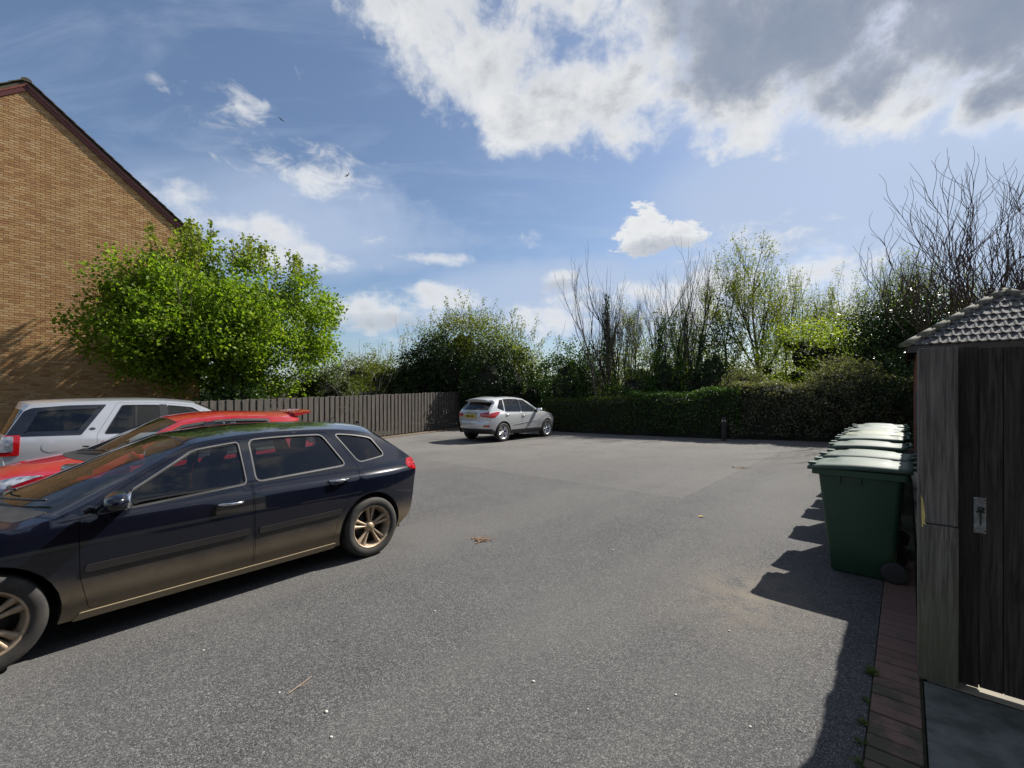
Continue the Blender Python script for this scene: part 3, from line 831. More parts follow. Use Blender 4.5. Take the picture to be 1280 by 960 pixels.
class Car:
    def __init__(s, root, C, E, W, ztab, front, rear, R, arch, axles, sill=.2, crown=2.3, res=.075):
        s.root, s.C, s.E, s.W, s.pz = root, C, E, W, hermite(ztab)
        s.front, s.rear, s.R, s.arch, s.axles, s.sill, s.crown, s.res = front, rear, R, arch, axles, sill, crown, res
        s.np = len(C) - 1
        s.Ed = [tuple(catmull(E, k / 12)) for k in range(s.np * 12 + 1)]
    def yf(s, x, z):
        w = s.W * s.pz(z)
        if x > s.front[0]: w *= 1 - s.front[2] * ((x - s.front[0]) / (s.front[1] - s.front[0])) ** 2
        if x < s.rear[0]: w *= 1 - s.rear[2] * ((s.rear[0] - x) / (s.rear[0] - s.rear[1])) ** 2
        return w
    def top(s, p, q):
        c = catmull(s.C, p); e = catmull(s.E, p); k = 1 - abs(q) ** s.crown
        return Vector((e[0] + (c[0] - e[0]) * k, s.yf(e[0], e[1]) * q, e[1] + (c[1] - e[1]) * k))
    def side(s, x, z, sd): return Vector((x, sd * s.yf(x, z), z))
    def zE(s, x, d=0.0, lo=None, hi=None):
        """height of the roof edge at x"""
        best = -1
        for i in range(len(s.Ed) - 1):
            a, b = s.Ed[i], s.Ed[i + 1]
            if (a[0] - x) * (b[0] - x) <= 0 and a[0] != b[0]:
                best = max(best, a[1] + (b[1] - a[1]) * (x - a[0]) / (b[0] - a[0]))
        return best - d
    def raw(s, outer, holes, f, sign, off=0.0, flange=.018, h=None, hy=None, hb=None):
        P, T, loops = cdt(outer, holes, h or s.res, hb, hy)
        e = 1e-3; V = []; Nn = []
        def nrm(u, v):
            a = f(u + e, v) - f(u - e, v); b = f(u, v + e) - f(u, v - e); n = a.cross(b)
            return (n.normalized() if n.length > 1e-12 else Vector((0, 0, 1))) * sign
        for u, v in P:
            n = nrm(u, v); V.append(f(u, v) + n * off); Nn.append(n)
        F = []
        for t in T.tolist():
            a, b, c = (V[i] for i in t); n = (b - a).cross(c - a)
            F.append(tuple(t) if n.dot(Nn[t[0]]) > 0 else tuple(t[::-1]))
        if flange:
            for L in loops:
                b = len(V); m = len(L)
                for (u, v) in L:
                    n = nrm(u, v); p = f(u, v)
                    V.append(p + n * off); V.append(p + n * (off - flange)); Nn += [Vector((0, 0, 0))] * 2
                for i in range(m):
                    j = (i + 1) % m; F.append((b + 2 * i, b + 2 * j, b + 2 * j + 1, b + 2 * i + 1))
        return V, F, Nn
    def put(s, name, parts, mat_, parent=None):
        g = G(); N_ = []
        for V, F, n in parts: g.add(V, F); N_ += [tuple(v) for v in n]
        o = g.to(name, mat_, parent or s.root, True)
        o.data.normals_split_custom_set_from_vertices(N_)   # the true surface normals, free of facet marks
        return o
    def side_panel(s, name, outer, mat_, sd, holes=(), off=0.0, flange=.018, parent=None, h=None):
        return s.put(name, [s.raw(outer, holes, lambda x, z: s.side(x, z, sd), -sd, off, flange, h)], mat_, parent)
    def top_panel(s, name, outer, mat_, holes=(), off=0.0, flange=.018, parent=None):
        return s.put(name, [s.raw(outer, holes, s.top, 1, off, flange, .16, .09, .07)], mat_, parent)
    def outline(s):
        pts = [s.Ed[i] for i in range(0, len(s.Ed), 3)]
        x1 = pts[-1][0]; zb = s.sill
        for ax in sorted(s.axles, reverse=True):
            r = s.arch; c = (ax, s.R)
            a0 = math.asin(max(-1, min(1, (zb - c[1]) / r)))
            pts.append((ax + r * math.cos(a0), zb))
            k = 18
            for i in range(1, k): 
                a = a0 + (math.pi - 2 * a0) * i / k; pts.append((ax + r * math.cos(a), c[1] + r * math.sin(a)))
            pts.append((ax - r * math.cos(a0), zb))
        return pts
    def rect(s, p0, p1, q0, q1, r=.0):
        P = [(p0, q0), (p1, q0), (p1, q1), (p0, q1)]
        return round_poly(P, r) if r else P
    def window(s, xr, xf, zr, zf, xtr, xtf, dt, r=.03, n=7):
        """bottom rear x, bottom front x, their heights, top rear x, top front x, drop below the roof edge"""
        top = [(xtf + (xtr - xtf) * k / n, s.zE(xtf + (xtr - xtf) * k / n, dt)) for k in range(n + 1)]
        return round_poly([(xr, zr), (xf, zf)] + top, r)
    def wheels(s, tyre_m, rim_m, dark_m, track, width=.22, rimr=.215, spokes=10, pair=.2, spoke_w=.02, lip=.9):
        first = None
        tw = width / 2; R = s.R
        g = G(); g.lathe([(rimr - .005, -tw * .8), (rimr + .02, -tw * .98), (R - .03, -tw), (R - .008, -tw * .86), (R, -tw * .55), (R - .006, -tw * .5), (R, -tw * .45),
                          (R, -.01), (R - .007, 0), (R, .01), (R, tw * .45), (R - .006, tw * .5), (R, tw * .55), (R - .008, tw * .86), (R - .03, tw), (rimr + .02, tw * .98), (rimr - .005, tw * .8)], 40, 'Y')
        tyre = mesh("tyre", g.V, g.F, tyre_m, True)
        g = G(); g.lathe([(rimr * .96, -tw * .8), (rimr * .86, -tw * .5), (rimr * .84, tw * .35), (rimr * .93, tw * .62), (rimr * .955, tw * .84), (rimr * 1.02, tw * .88), (rimr * 1.0, tw * .76)], 40, 'Y')
        g.lathe([(.0005, tw * .66), (.03, tw * .66), (.034, tw * .6), (.06, tw * .5), (.065, tw * .3)], 20, 'Y')
        rim = mesh("rim", g.V, g.F, rim_m, True)
        g = G(); g.lathe([(.0005, .0), (.14, .0), (.145, -.01), (.145, -.03)], 28, 'Y'); g.lathe([(rimr * .86, -.04), (.0005, -.045)], 28, 'Y')
        disc = mesh("brake_disc", g.V, g.F, dark_m, True)
        g = G()
        r0, r1 = .045, rimr * .95
        prof = [(r0, .9, .5), (r0 + (r1 - r0) * .3, .75, .56), (r0 + (r1 - r0) * .65, .95, .62), (r1, 1.5, .70)]
        V = []; F = []
        for r, wf, yy in prof:
            w = spoke_w * wf
            V += [(r, tw * yy - .03, -w * .9), (r, tw * yy - .008, -w), (r, tw * yy + .004, -w * .25), (r, tw * yy + .004, w * .25), (r, tw * yy - .008, w), (r, tw * yy - .03, w * .9)]
        for i in range(3):
            for k in range(5): F.append((i * 6 + k, i * 6 + k + 1, i * 6 + 6 + k + 1, i * 6 + 6 + k))
        g.add(V, F); spoke = mesh("spoke", g.V, g.F, rim_m, True)
        random.seed(int(s.W * 1000))
        for ax in s.axles:
            for sd in (1, -1):
                w = obj("wheel", disc, s.root, (ax, sd * track, R), (0, random.uniform(0, 6) , 0 if sd > 0 else math.pi))
                obj("tyre", tyre, w); obj("rim", rim, w)
                for k in range(spokes):
                    a = 2 * math.pi * (k // 2) / (spokes // 2) + (pair if k % 2 else -pair)
                    obj("spoke", spoke, w, None, (0, a, 0))
    def liners(s, m):
        for ax in s.axles:
            for sd in (1, -1):
                g = G(); V = []; F = []; r = s.arch - .004; n = 16
                for i in range(n + 1):
                    a = -.25 + (math.pi + .5) * i / n; x = ax + r * math.cos(a); z = max(s.sill, s.R + r * math.sin(a))
                    yo = s.yf(x, z) - .006
                    V += [(x, sd * yo, z), (x, sd * (yo - .34), z)]
                for i in range(n): F.append((2 * i, 2 * i + 2, 2 * i + 3, 2 * i + 1) if sd < 0 else (2 * i + 1, 2 * i + 3, 2 * i + 2, 2 * i))
                b = len(V); V.append((ax, sd * (s.W * .95 - .36), s.R))
                for i in range(n): F.append((2 * i + 1, 2 * i + 3, b))
                mk("wheel_liner", V, F, m, s.root, True)
    def floor(s, m, x0, x1, z=None, w=.88):
        z = z or s.sill + .03
        g = G(); 
        gap = s.arch + .02
        xs = [x0] + [v for ax in sorted(s.axles) for v in (ax - gap, ax + gap)] + [x1]
        for i in range(len(xs) - 1):
            ww = s.W * (w if i % 2 == 0 else .58)
            if xs[i + 1] > xs[i]: g.box(((xs[i] + xs[i + 1]) / 2, 0, z), ((xs[i + 1] - xs[i]) / 2, ww, .02))
        g.to("floor_pan", m, s.root)
    def seats(s, m, rows, y=.36, z=.5):
        for x, tall in rows:
            for sd in (1, -1):
                g = G(); g.blob((x, sd * y, z - .06), (.27, .25, .1), 14, 8, .5)
                g.blob((x - .3, sd * y, z + .24), (.1, .24, .36), 14, 8, .5, Matrix.Rotation(-.25, 3, 'Y'))
                st_ = g.to("seat", m, s.root, True)
                g = G(); g.blob((x - .42, sd * y, z + .66), (.06, .13, .1), 12, 8, .6, Matrix.Rotation(-.2, 3, 'Y')); g.tube([(x - .4, sd * y - .05, z + .5), (x - .42, sd * y - .05, z + .62)], .008, 6); g.tube([(x - .4, sd * y + .05, z + .5), (x - .42, sd * y + .05, z + .62)], .008, 6)
                g.to("headrest", m, st_, True)
    def mirror(s, x, z, sd, paint, dark, glass, L=.12):
        y = s.yf(x, z) 
        g = G(); g.blob((x + .0, sd * (y + .15), z + .05), (.075, L, .062), 16, 10, .75, Matrix.Rotation(-.25 * sd, 3, 'Z'))
        mr = g.to("mirror", paint, s.root, True)
        g = G(); g.tube([(x + .03, sd * (y - .02), z - .0), (x + .015, sd * (y + .08), z + .01)], [.03, .024], 8); g.to("mirror_arm", dark, mr, True)
        g = G(); g.blob((x - .066, sd * (y + .15) , z + .05), (.016, L * .85, .06), 14, 8, .6, Matrix.Rotation(-.25 * sd, 3, 'Z')); g.to("mirror_glass", glass, mr, True)
    def handle(s, x, z, sd, chrome, dark, door, slope=.0):
        R_ = [(x - .1, z - .035 - slope), (x + .1, z - .035 + slope), (x + .1, z + .02 + slope), (x - .1, z + .02 - slope)]
        cup = s.side_panel("handle_recess", round_poly(R_, .025), dark, sd, off=.002, flange=.003, parent=door, h=.05)
        g = G()
        pts = []
        for k in range(7):
            t = k / 6; xx = x - .105 + .21 * t; zz = z + .012 + slope * (2 * t - 1)
            pts.append(Vector((xx, sd * (s.yf(xx, zz) + .006 + .028 * math.sin(math.pi * t) ** .5), zz)))
        g.tube(pts, [.009, .012, .013, .013, .013, .012, .009], 8); g.to("handle", chrome, door, True)

MAT_TYRE = M("tyre_rubber", (.022, .021, .02), (.045, .04, .034), .8, scale=9)
MAT_DARK = M("dark_trim", (.018, .018, .019), (.03, .029, .028), .6, scale=12)
MAT_SEAT = M("charcoal_seat_cloth", (.018, .018, .02), (.026, .026, .028), .9, scale=40)
MAT_UNDER = M("underbody", (.01, .01, .01), None, .95)
MAT_CHROME = M("chrome", (.75, .75, .76), (.6, .6, .6), .12, 1.0)
MAT_ALU_TRIM = M("satin_window_trim", (.09, .09, .093), (.06, .06, .06), .5, .3)
MAT_GLOSSBLK = M("gloss_black_pillar", (.008, .008, .01), None, .12, coat=1.0)
GLASS = glassmat("car_glass", (.62, .68, .68), 1.0)
GLASS_DARK = glassmat("privacy_glass", (.16, .18, .19), 1.0)
GLASS_CLEAR = glassmat("windscreen_glass", (.72, .77, .76), 1.25, .05)
MAT_MGLASS = M("mirror_glass", (.8, .82, .84), None, .02, 1.0)
MAT_RLAMP = M("red_lamp_lens", (.42, .006, .008), (.3, .004, .006), .12, coat=1.0, scale=25)
MAT_RLAMP_HOT = M("pink_lamp_lens", (.65, .12, .1), (.45, .02, .02), .12, coat=1.0, scale=25)
MAT_CLAMP = M("clear_lamp_lens", (.45, .48, .52), (.14, .16, .2), .1, .35, coat=1.0, scale=14)
MAT_YPLATE = M("yellow_number_plate", (.72, .5, .03), None, .4)
MAT_WPLATE = M("white_number_plate", (.75, .75, .7), None, .4)

def place_car(name, label, fwd, wheel, axle_x, side_y, z=0.0):
    """fwd: direction of travel; wheel: ground point of a near-side tyre standing at local (axle_x, side_y)"""
    a = math.atan2(fwd[1], fwd[0]); f = Vector((math.cos(a), math.sin(a), 0)); l = Vector((-f.y, f.x, 0))
    p = Vector((wheel[0], wheel[1], 0)) - f * axle_x - l * side_y
    return thing(name, label, "car", (p.x, p.y, z), a)

# ================================================================== black estate hatchback
BLACK = paintmat("black_blue_paint", (.003, .0042, .0105), .22, 0.0, 1.0, ((.22, .175, .115), .22, .57, .95, .006))
MAT_BRUB = paintmat("dusty_rub_strip", (.008, .009, .012), .6, 0, 0.0, ((.2, .17, .125), .2, .75, .22, .06))
BRONZE = M("dusty_bronze_alloy", (.34, .25, .165), (.45, .36, .26), .55, .55, scale=9)
root = place_car("black_hatchback", "dusty black five door hatchback with bronze alloy wheels, nearest car", (-.634, -.774), (-1.567, 4.876), 0.0, .79)
C = [(-.74, .29), (-.83, .38), (-.865, .58), (-.80, .70), (-.79, .88), (-.74, 1.02), (-.40, 1.29), (-.20, 1.385), (.35, 1.43), (1.0, 1.435), (1.58, 1.385), (2.66, .945), (3.12, .87), (3.50, .72), (3.62, .50), (3.59, .2)]
E = [(-.46, .29), (-.55, .38), (-.60, .58), (-.62, .70), (-.66, .88), (-.60, 1.0), (-.22, 1.245), (-.02, 1.325), (.35, 1.375), (1.0, 1.385), (1.56, 1.335), (2.40, .915), (2.92, .84), (3.24, .71), (3.31, .5), (3.23, .2)]
car = Car(root, C, E, .885, [(.18, .93), (.26, .955), (.36, .988), (.5, 1.0), (.68, .998), (.85, .985), (.88, .978), (.90, .962), (.95, .943), (1.0, .915), (1.2, .80), (1.36, .70), (1.45, .66)], (2.5, 3.37, .13), (.1, -.65, .11), .317, .372, [0.0, 2.74], .2, res=.055)
O = car.outline()
win_f = car.window(1.225, 2.20, .965, .905, 1.235, 1.60, .062, .04)
win_r = car.window(.275, 1.14, 1.01, .972, .455, 1.14, .058, .05)
win_q = car.window(-.22, .115, 1.06, 1.022, -.10, .30, .056, .05)
tri = [(2.22, .90), (2.38, .885), (2.16, .945)]
# door shut lines
df = round_poly([(1.185, .25), (2.235, .25), (2.285, .5), (2.29, .88)] + [(2.16, car.zE(2.16, .035)), (1.9, car.zE(1.9, .03)), (1.6, car.zE(1.6, .028)), (1.4, car.zE(1.4, .028)), (1.185, car.zE(1.185, .028))], .03)
dr = round_poly([(.44, .25), (1.175, .25), (1.175, car.zE(1.175, .028)), (.8, car.zE(.8, .028)), (.40, car.zE(.40, .03)), (.29, 1.24), (.14, .98), (.14, .86), (.22, .72), (.40, .48)], .03)
for sd in (1, -1):
    car.side_panel("side_panel", O, BLACK, sd, [df, dr, win_q])
    for nm, poly, win, hx, hz in (("front", df, win_f, 1.36, .815), ("rear", dr, win_r, .39, .865)):
        d = car.side_panel("door", offset_poly(poly, -.0035), BLACK, sd, [win], flange=.03)
        w = car.side_panel("window", offset_poly(win, .004), GLASS if nm == "front" else GLASS, sd, off=-.012, flange=0, parent=d)
        car.side_panel("window_trim", offset_poly(win, .0105), MAT_ALU_TRIM, sd, [win], off=.004, flange=.008, parent=d, h=.2)
        car.side_panel("window_seal", offset_poly(win, .001), MAT_BLACK, sd, [offset_poly(win, -.007)], off=-.004, flange=.01, parent=d, h=.2)
        car.handle(hx, hz, sd, MAT_CHROME, BLACK, d, .006)
        xs = sorted([min(p[0] for p in poly) + (.03 if nm == "front" else .22), max(p[0] for p in poly) - .03])
        car.side_panel("rub_strip", round_poly([(xs[0], .535), (xs[1], .525), (xs[1], .575), (xs[0], .585)], .02), MAT_BRUB, sd, off=.013, flange=.016, parent=d, h=.016)
        car.side_panel("door_card", offset_poly([(p[0], min(p[1], .93)) for p in [(min(q[0] for q in poly) + .02, .28), (max(q[0] for q in poly) - .03, .28), (max(q[0] for q in poly) - .03, .92), (min(q[0] for q in poly) + .02, .95)]], -.01), MAT_DARK, sd, off=-.06, flange=0, parent=d)
    car.side_panel("quarter_window", offset_poly(win_q, .004), GLASS, sd, off=-.012, flange=0)
    car.side_panel("window_trim", offset_poly(win_q, .0105), MAT_ALU_TRIM, sd, [win_q], off=.004, flange=.008, h=.2)
    car.side_panel("pillar_cover", [(1.15, .985), (1.215, .98), (1.222, car.zE(1.22, .05)), (1.15, car.zE(1.15, .05))], MAT_GLOSSBLK, sd, off=.005, flange=.008)
    car.side_panel("mirror_base", round_poly(tri, .01), MAT_GLOSSBLK, sd, off=.006, flange=.008, h=.05)
    car.side_panel("sill_trim", round_poly([(.42, .195), (2.32, .195), (2.28, .245), (.40, .245)], .01), BLACK, sd, off=.012, flange=.02)
    car.mirror(2.10, .955, sd, BLACK, MAT_DARK, MAT_MGLASS, .185)
    tl = car.put("tail_light", [car.raw(round_poly([(-.665, .845), (-.555, .87), (-.50, .93), (-.53, .985), (-.625, .995)], .018), [], lambda x, z, sd=sd: car.side(x, z, sd), -sd, .0035, .015, .04),
                           car.raw(round_poly([(3.85, sd * .74), (4.92, sd * .70), (4.92, sd * .998), (3.85, sd * .998)], .03), [], car.top, 1, .0035, .015, .2, .06, .05)], MAT_RLAMP)
    car.side_panel("lamp_stripe", round_poly([(-.655, .915), (-.53, .932), (-.53, .944), (-.655, .93)], .004), MAT_RLAMP_HOT, sd, off=.006, flange=.004, parent=tl, h=.03)
    car.put("headlight", [car.raw(round_poly([(3.02, .70), (3.24, .60), (3.29, .70), (3.15, .78)], .02), [], lambda x, z, sd=sd: car.side(x, z, sd), -sd, .006, .02, .05),
                          car.raw(round_poly([(12.85, sd * .62), (13.6, sd * .55), (13.5, sd * .99), (12.7, sd * .99)], .05), [], car.top, 1, .006, .02, .2, .06, .05)], MAT_CLAMP)
    car.side_panel("bumper_crease", round_poly([(-.58, .60), (-.32, .655), (-.32, .66), (-.58, .607)], .002), MAT_DARK, sd, off=.0015, flange=.002, h=.1)
car.top_panel("rear_bumper", car.rect(0, 3, -1, 1), BLACK)
car.top_panel("tailgate", car.rect(3.01, 5.02, -1, 1), BLACK)
rw = car.rect(5.12, 5.93, -.86, .86, .06); ws = car.rect(10.04, 10.965, -.905, .905, .04)
car.top_panel("roof", car.rect(5.02, 11, -1, 1), BLACK, [rw, ws])
car.top_panel("rear_window", car.rect(5.11, 5.94, -.87, .87, .06), GLASS_DARK, off=-.008, flange=0)
car.top_panel("windscreen", car.rect(10.02, 10.98, -.92, .92, .04), GLASS_CLEAR, off=-.008, flange=0)
car.top_panel("cowl", car.rect(10.93, 11.16, -.86, .86, .02), MAT_DARK, off=.002, flange=.01)
car.top_panel("bonnet", car.rect(11.01, 13.25, -1, 1), BLACK)
car.top_panel("front_bumper", car.rect(13.26, 15, -1, 1), BLACK)
car.top_panel("grille", car.rect(13.4, 14.75, -.33, .33, .05), MAT_DARK, off=.008, flange=.02)
for q0, q1 in ((-.62, .02), (.08, .72)):
    g = G(); pts = []
    for k in range(9):
        t = k / 8; pts.append(car.top(10.955 - .10 * t, q0 + (q1 - q0) * t) + Vector((0, 0, .028)))
    g.tube(pts, [.012, .011] + [.008] * 7, 6); g.to("wiper", MAT_BLACK, root, True)
car.wheels(MAT_TYRE, BRONZE, MAT_DARK, .775, .225, .222, 10, .17, .019)
car.liners(MAT_UNDER)
car.floor(MAT_UNDER, -.42, 3.1)
car.seats(MAT_SEAT, [(1.48, 1), (.64, 1)])
g = G(); g.blob((2.3, 0, .76), (.26, .72, .13), 20, 8, .5); g.to("dashboard", MAT_DARK, root, True)
g = G(); g.lathe([(.17, -.012), (.182, 0), (.17, .012), (.16, 0)], 24, 'X', (0, 0, 0), True); g.box((0, 0, 0), (.02, .16, .02)); o = g.to("steering_wheel", MAT_DARK, root, True, (1.95, -.36, .82), (0, .4, 0))
g = G(); g.box((-.15, 0, .6), (.32, .6, .24)); g.to("boot_floor", MAT_DARK, root)
g = G(); g.blob((1.8, 0, 1.25), (.02, .12, .035), 12, 8, .6); g.to("rear_view_mirror", MAT_DARK, root, True)
g = G(); g.tube([(.05, .0, 1.40), (-.05, 0, 1.47)], .006, 6); g.to("aerial", MAT_BLACK, root)
g = G(); 
for p, q in ((13.9, 0),): pass
v = car.top(4.05, 0); g.box((v.x - .012, 0, v.z - .12), (.006, .26, .056)); g.to("number_plate", MAT_YPLATE, root)

# ================================================================== red hatchback
RED = paintmat("red_paint", (.36, .003, .013), .3, 0, 1.0)
p = lot(2.62, -6.85)
root = place_car("red_hatchback", "bright red hatchback with roof spoiler parked between black and silver cars", (-.65, -.76), (p.x, p.y), 0.0, .75)
C = [(-.60, .28), (-.68, .38), (-.70, .58), (-.64, .70), (-.63, .88), (-.60, .99), (-.42, 1.32), (-.52, 1.435), (.10, 1.485), (.65, 1.495), (1.15, 1.44), (2.0, 1.03), (2.5, .95), (2.88, .80), (3.02, .55), (2.98, .2)]
E = [(-.36, .28), (-.44, .38), (-.48, .58), (-.50, .70), (-.54, .88), (-.50, .99), (-.30, 1.28), (-.38, 1.36), (.10, 1.425), (.65, 1.435), (1.10, 1.38), (1.78, 1.0), (2.28, .90), (2.60, .77), (2.68, .55), (2.61, .2)]
car = Car(root, C, E, .865, [(.18, .93), (.30, .985), (.5, 1.0), (.68, .995), (.84, .975), (.95, .95), (1.0, .925), (1.2, .83), (1.40, .73), (1.5, .68)], (1.95, 2.75, .16), (.1, -.5, .11), .31, .365, [0.0, 2.25], .2)
O = car.outline()
win_f = car.window(.85, 1.66, .97, .945, .85, 1.12, .065, .02)
win_r = car.window(0.0, .76, 1.0, .975, .08, .76, .065, .03)
df = round_poly([(.805, .25), (1.60, .25), (1.72, .5), (1.73, .95)] + [(1.62, car.zE(1.62, .035)), (1.35, car.zE(1.35, .03)), (1.1, car.zE(1.1, .03)), (.805, car.zE(.805, .03))], .03)
dr = round_poly([(.36, .25), (.795, .25), (.795, car.zE(.795, .03)), (.5, car.zE(.5, .03)), (.04, car.zE(.04, .035)), (-.1, 1.0), (-.06, .86), (.1, .74), (.33, .5)], .03)
for sd in (1, -1):
    car.side_panel("side_panel", O, RED, sd, [df, dr])
    for nm, poly, win, hx in (("front", df, win_f, .95), ("rear", dr, win_r, .1)):
        d = car.side_panel("door", offset_poly(poly, -.0035), RED, sd, [win], flange=.03)
        car.side_panel("window", offset_poly(win, .004), GLASS, sd, off=-.012, flange=0, parent=d)
        car.side_panel("window_trim", offset_poly(win, .03), MAT_BLACK, sd, [win], off=.004, flange=.008, parent=d, h=.2)
        car.handle(hx, .82, sd, RED, MAT_DARK, d)
    car.side_panel("pillar_cover", [(.74, .99), (.87, .985), (.87, car.zE(.87, .045)), (.74, car.zE(.76, .045))], MAT_GLOSSBLK, sd, off=.005, flange=.008)
    car.mirror(1.60, .98, sd, RED, MAT_DARK, MAT_MGLASS, .11)
    car.put("tail_light", [car.raw(round_poly([(-.58, .75), (-.4, .78), (-.42, .98), (-.56, 1.0)], .02), [], lambda x, z, sd=sd: car.side(x, z, sd), -sd, .006, .02, .05),
                           car.raw(round_poly([(3.4, sd * .72), (4.95, sd * .72), (4.95, sd * .995), (3.4, sd * .995)], .03), [], car.top, 1, .006, .02, .2, .06, .05)], MAT_RLAMP)
    hl = car.put("headlight", [car.raw(round_poly([(2.05, .885), (2.3, .72), (2.56, .63), (2.66, .66), (2.60, .745), (2.35, .86)], .02), [], lambda x, z, sd=sd: car.side(x, z, sd), -sd, .008, .02, .05),
                          car.raw(round_poly([(12.35, sd * .80), (13.55, sd * .50), (13.6, sd * .99), (12.1, sd * .99)], .05), [], car.top, 1, .008, .02, .2, .06, .05)], MAT_CLAMP)
    g = G(); v = car.top(12.95, sd * .86); g.blob(v + Vector((.03, sd * .0, .0)), (.06, .06, .05), 12, 8); g.to("lamp_projector", MAT_GLOSSBLK, hl, True)
car.top_panel("rear_bumper", car.rect(0, 3, -1, 1), RED)
car.top_panel("tailgate", car.rect(3.01, 5.02, -1, 1), RED)
car.top_panel("roof", car.rect(5.02, 11, -1, 1), RED, [car.rect(5.12, 5.93, -.86, .86, .06), car.rect(10.04, 10.965, -.905, .905, .04)])
car.top_panel("rear_window", car.rect(5.11, 5.94, -.87, .87, .06), GLASS_DARK, off=-.008, flange=0)
car.top_panel("windscreen", car.rect(10.02, 10.98, -.92, .92, .04), GLASS_CLEAR, off=-.008, flange=0)
car.top_panel("cowl", car.rect(10.9, 11.2, -.86, .86, .02), MAT_DARK, off=.004, flange=.01)
car.top_panel("bonnet", car.rect(11.01, 13.0, -1, 1), RED)
car.top_panel("front_bumper", car.rect(13.01, 15, -1, 1), RED)
car.top_panel("grille", car.rect(13.6, 14.6, -.45, .45, .05), MAT_DARK, off=.008, flange=.02)
g = G()
V = []
for q in np.linspace(-1, 1, 13):
    yy = .56 * q; k = 1 - abs(q) ** 3
    V += [(-.34, yy, 1.452 + .012 * k), (-.60 - .05 * k, yy, 1.475 + .02 * k), (-.60 - .05 * k, yy, 1.455 + .02 * k), (-.36, yy, 1.40)]
F = []
for i in range(12):
    for k in range(4): F.append((i * 4 + k, i * 4 + (k + 1) % 4, i * 4 + 4 + (k + 1) % 4, i * 4 + 4 + k))
F += [(0, 1, 2, 3), (51, 50, 49, 48)]
g.add(V, F); o = g.to("roof_spoiler", RED, root, False)
for q0, q1 in ((-.7, .0), (.05, .7)):
    g = G(); g.tube([car.top(10.97 - .1 * k / 8, q0 + (q1 - q0) * k / 8) + Vector((0, 0, .03)) for k in range(9)], .01, 6); g.to("wiper", MAT_BLACK, root, True)
car.wheels(MAT_TYRE, M("silver_alloy", (.55, .55, .56), (.45, .45, .45), .35, .8), MAT_DARK, .74, .2, .205, 10, .2, .02)
car.liners(MAT_UNDER); car.floor(MAT_UNDER, -.34, 2.5)
car.seats(MAT_SEAT, [(1.02, 1), (.35, 1)])
g = G(); g.blob((1.68, 0, .86), (.24, .7, .13), 20, 8, .5); g.to("dashboard", MAT_DARK, root, True)

# ================================================================== silver off-roader by the wall
SILVER = paintmat("silver_paint", (.50, .52, .55), .35, .55, 1.0)
LGREY = M("grey_bumper_plastic", (.42, .44, .46), (.38, .4, .42), .4, .3, .3)
p = lot(.755, -9.35)
root = place_car("silver_off_roader", "silver off roader with tall red tail lights parked by the brick wall", (.66, .7513), (p.x, p.y), 0.0, -.82)
C = [(-.78, .35), (-.90, .48), (-.92, .70), (-.84, .82), (-.84, 1.02), (-.80, 1.14), (-.62, 1.56), (-.58, 1.635), (.1, 1.675), (.9, 1.68), (1.55, 1.625), (2.42, 1.2), (2.95, 1.13), (3.42, 1.02), (3.55, .75), (3.5, .35)]
E = [(-.56, .35), (-.66, .48), (-.72, .70), (-.74, .82), (-.76, 1.02), (-.74, 1.14), (-.54, 1.53), (-.46, 1.595), (.1, 1.63), (.9, 1.635), (1.45, 1.58), (2.2, 1.16), (2.8, 1.08), (3.2, .99), (3.3, .75), (3.25, .35)]
car = Car(root, C, E, .945, [(.28, .94), (.42, .985), (.65, 1.0), (.9, .99), (1.06, .965), (1.14, .935), (1.4, .85), (1.62, .775), (1.75, .74)], (2.5, 3.3, .10), (-.1, -.8, .07), .365, .43, [0.0, 2.66], .34)
O = car.outline()
win_q = car.window(-.60, .02, 1.165, 1.15, -.44, .30, .07, .03)
win_r = car.window(.30, .98, 1.135, 1.13, .52, .98, .08, .02)
win_f = car.window(1.10, 2.02, 1.13, 1.12, 1.10, 1.44, .08, .02)
dr = round_poly([(.47, .45), (1.03, .45), (1.03, car.zE(1.03, .03)), (.46, car.zE(.46, .03)), (.20, 1.12), (.2, .9), (.42, .72)], .03)
df = round_poly([(1.04, .45), (2.0, .45), (2.08, .7), (2.09, 1.13)] + [(1.9, car.zE(1.9, .035)), (1.45, car.zE(1.45, .03)), (1.04, car.zE(1.04, .03))], .03)
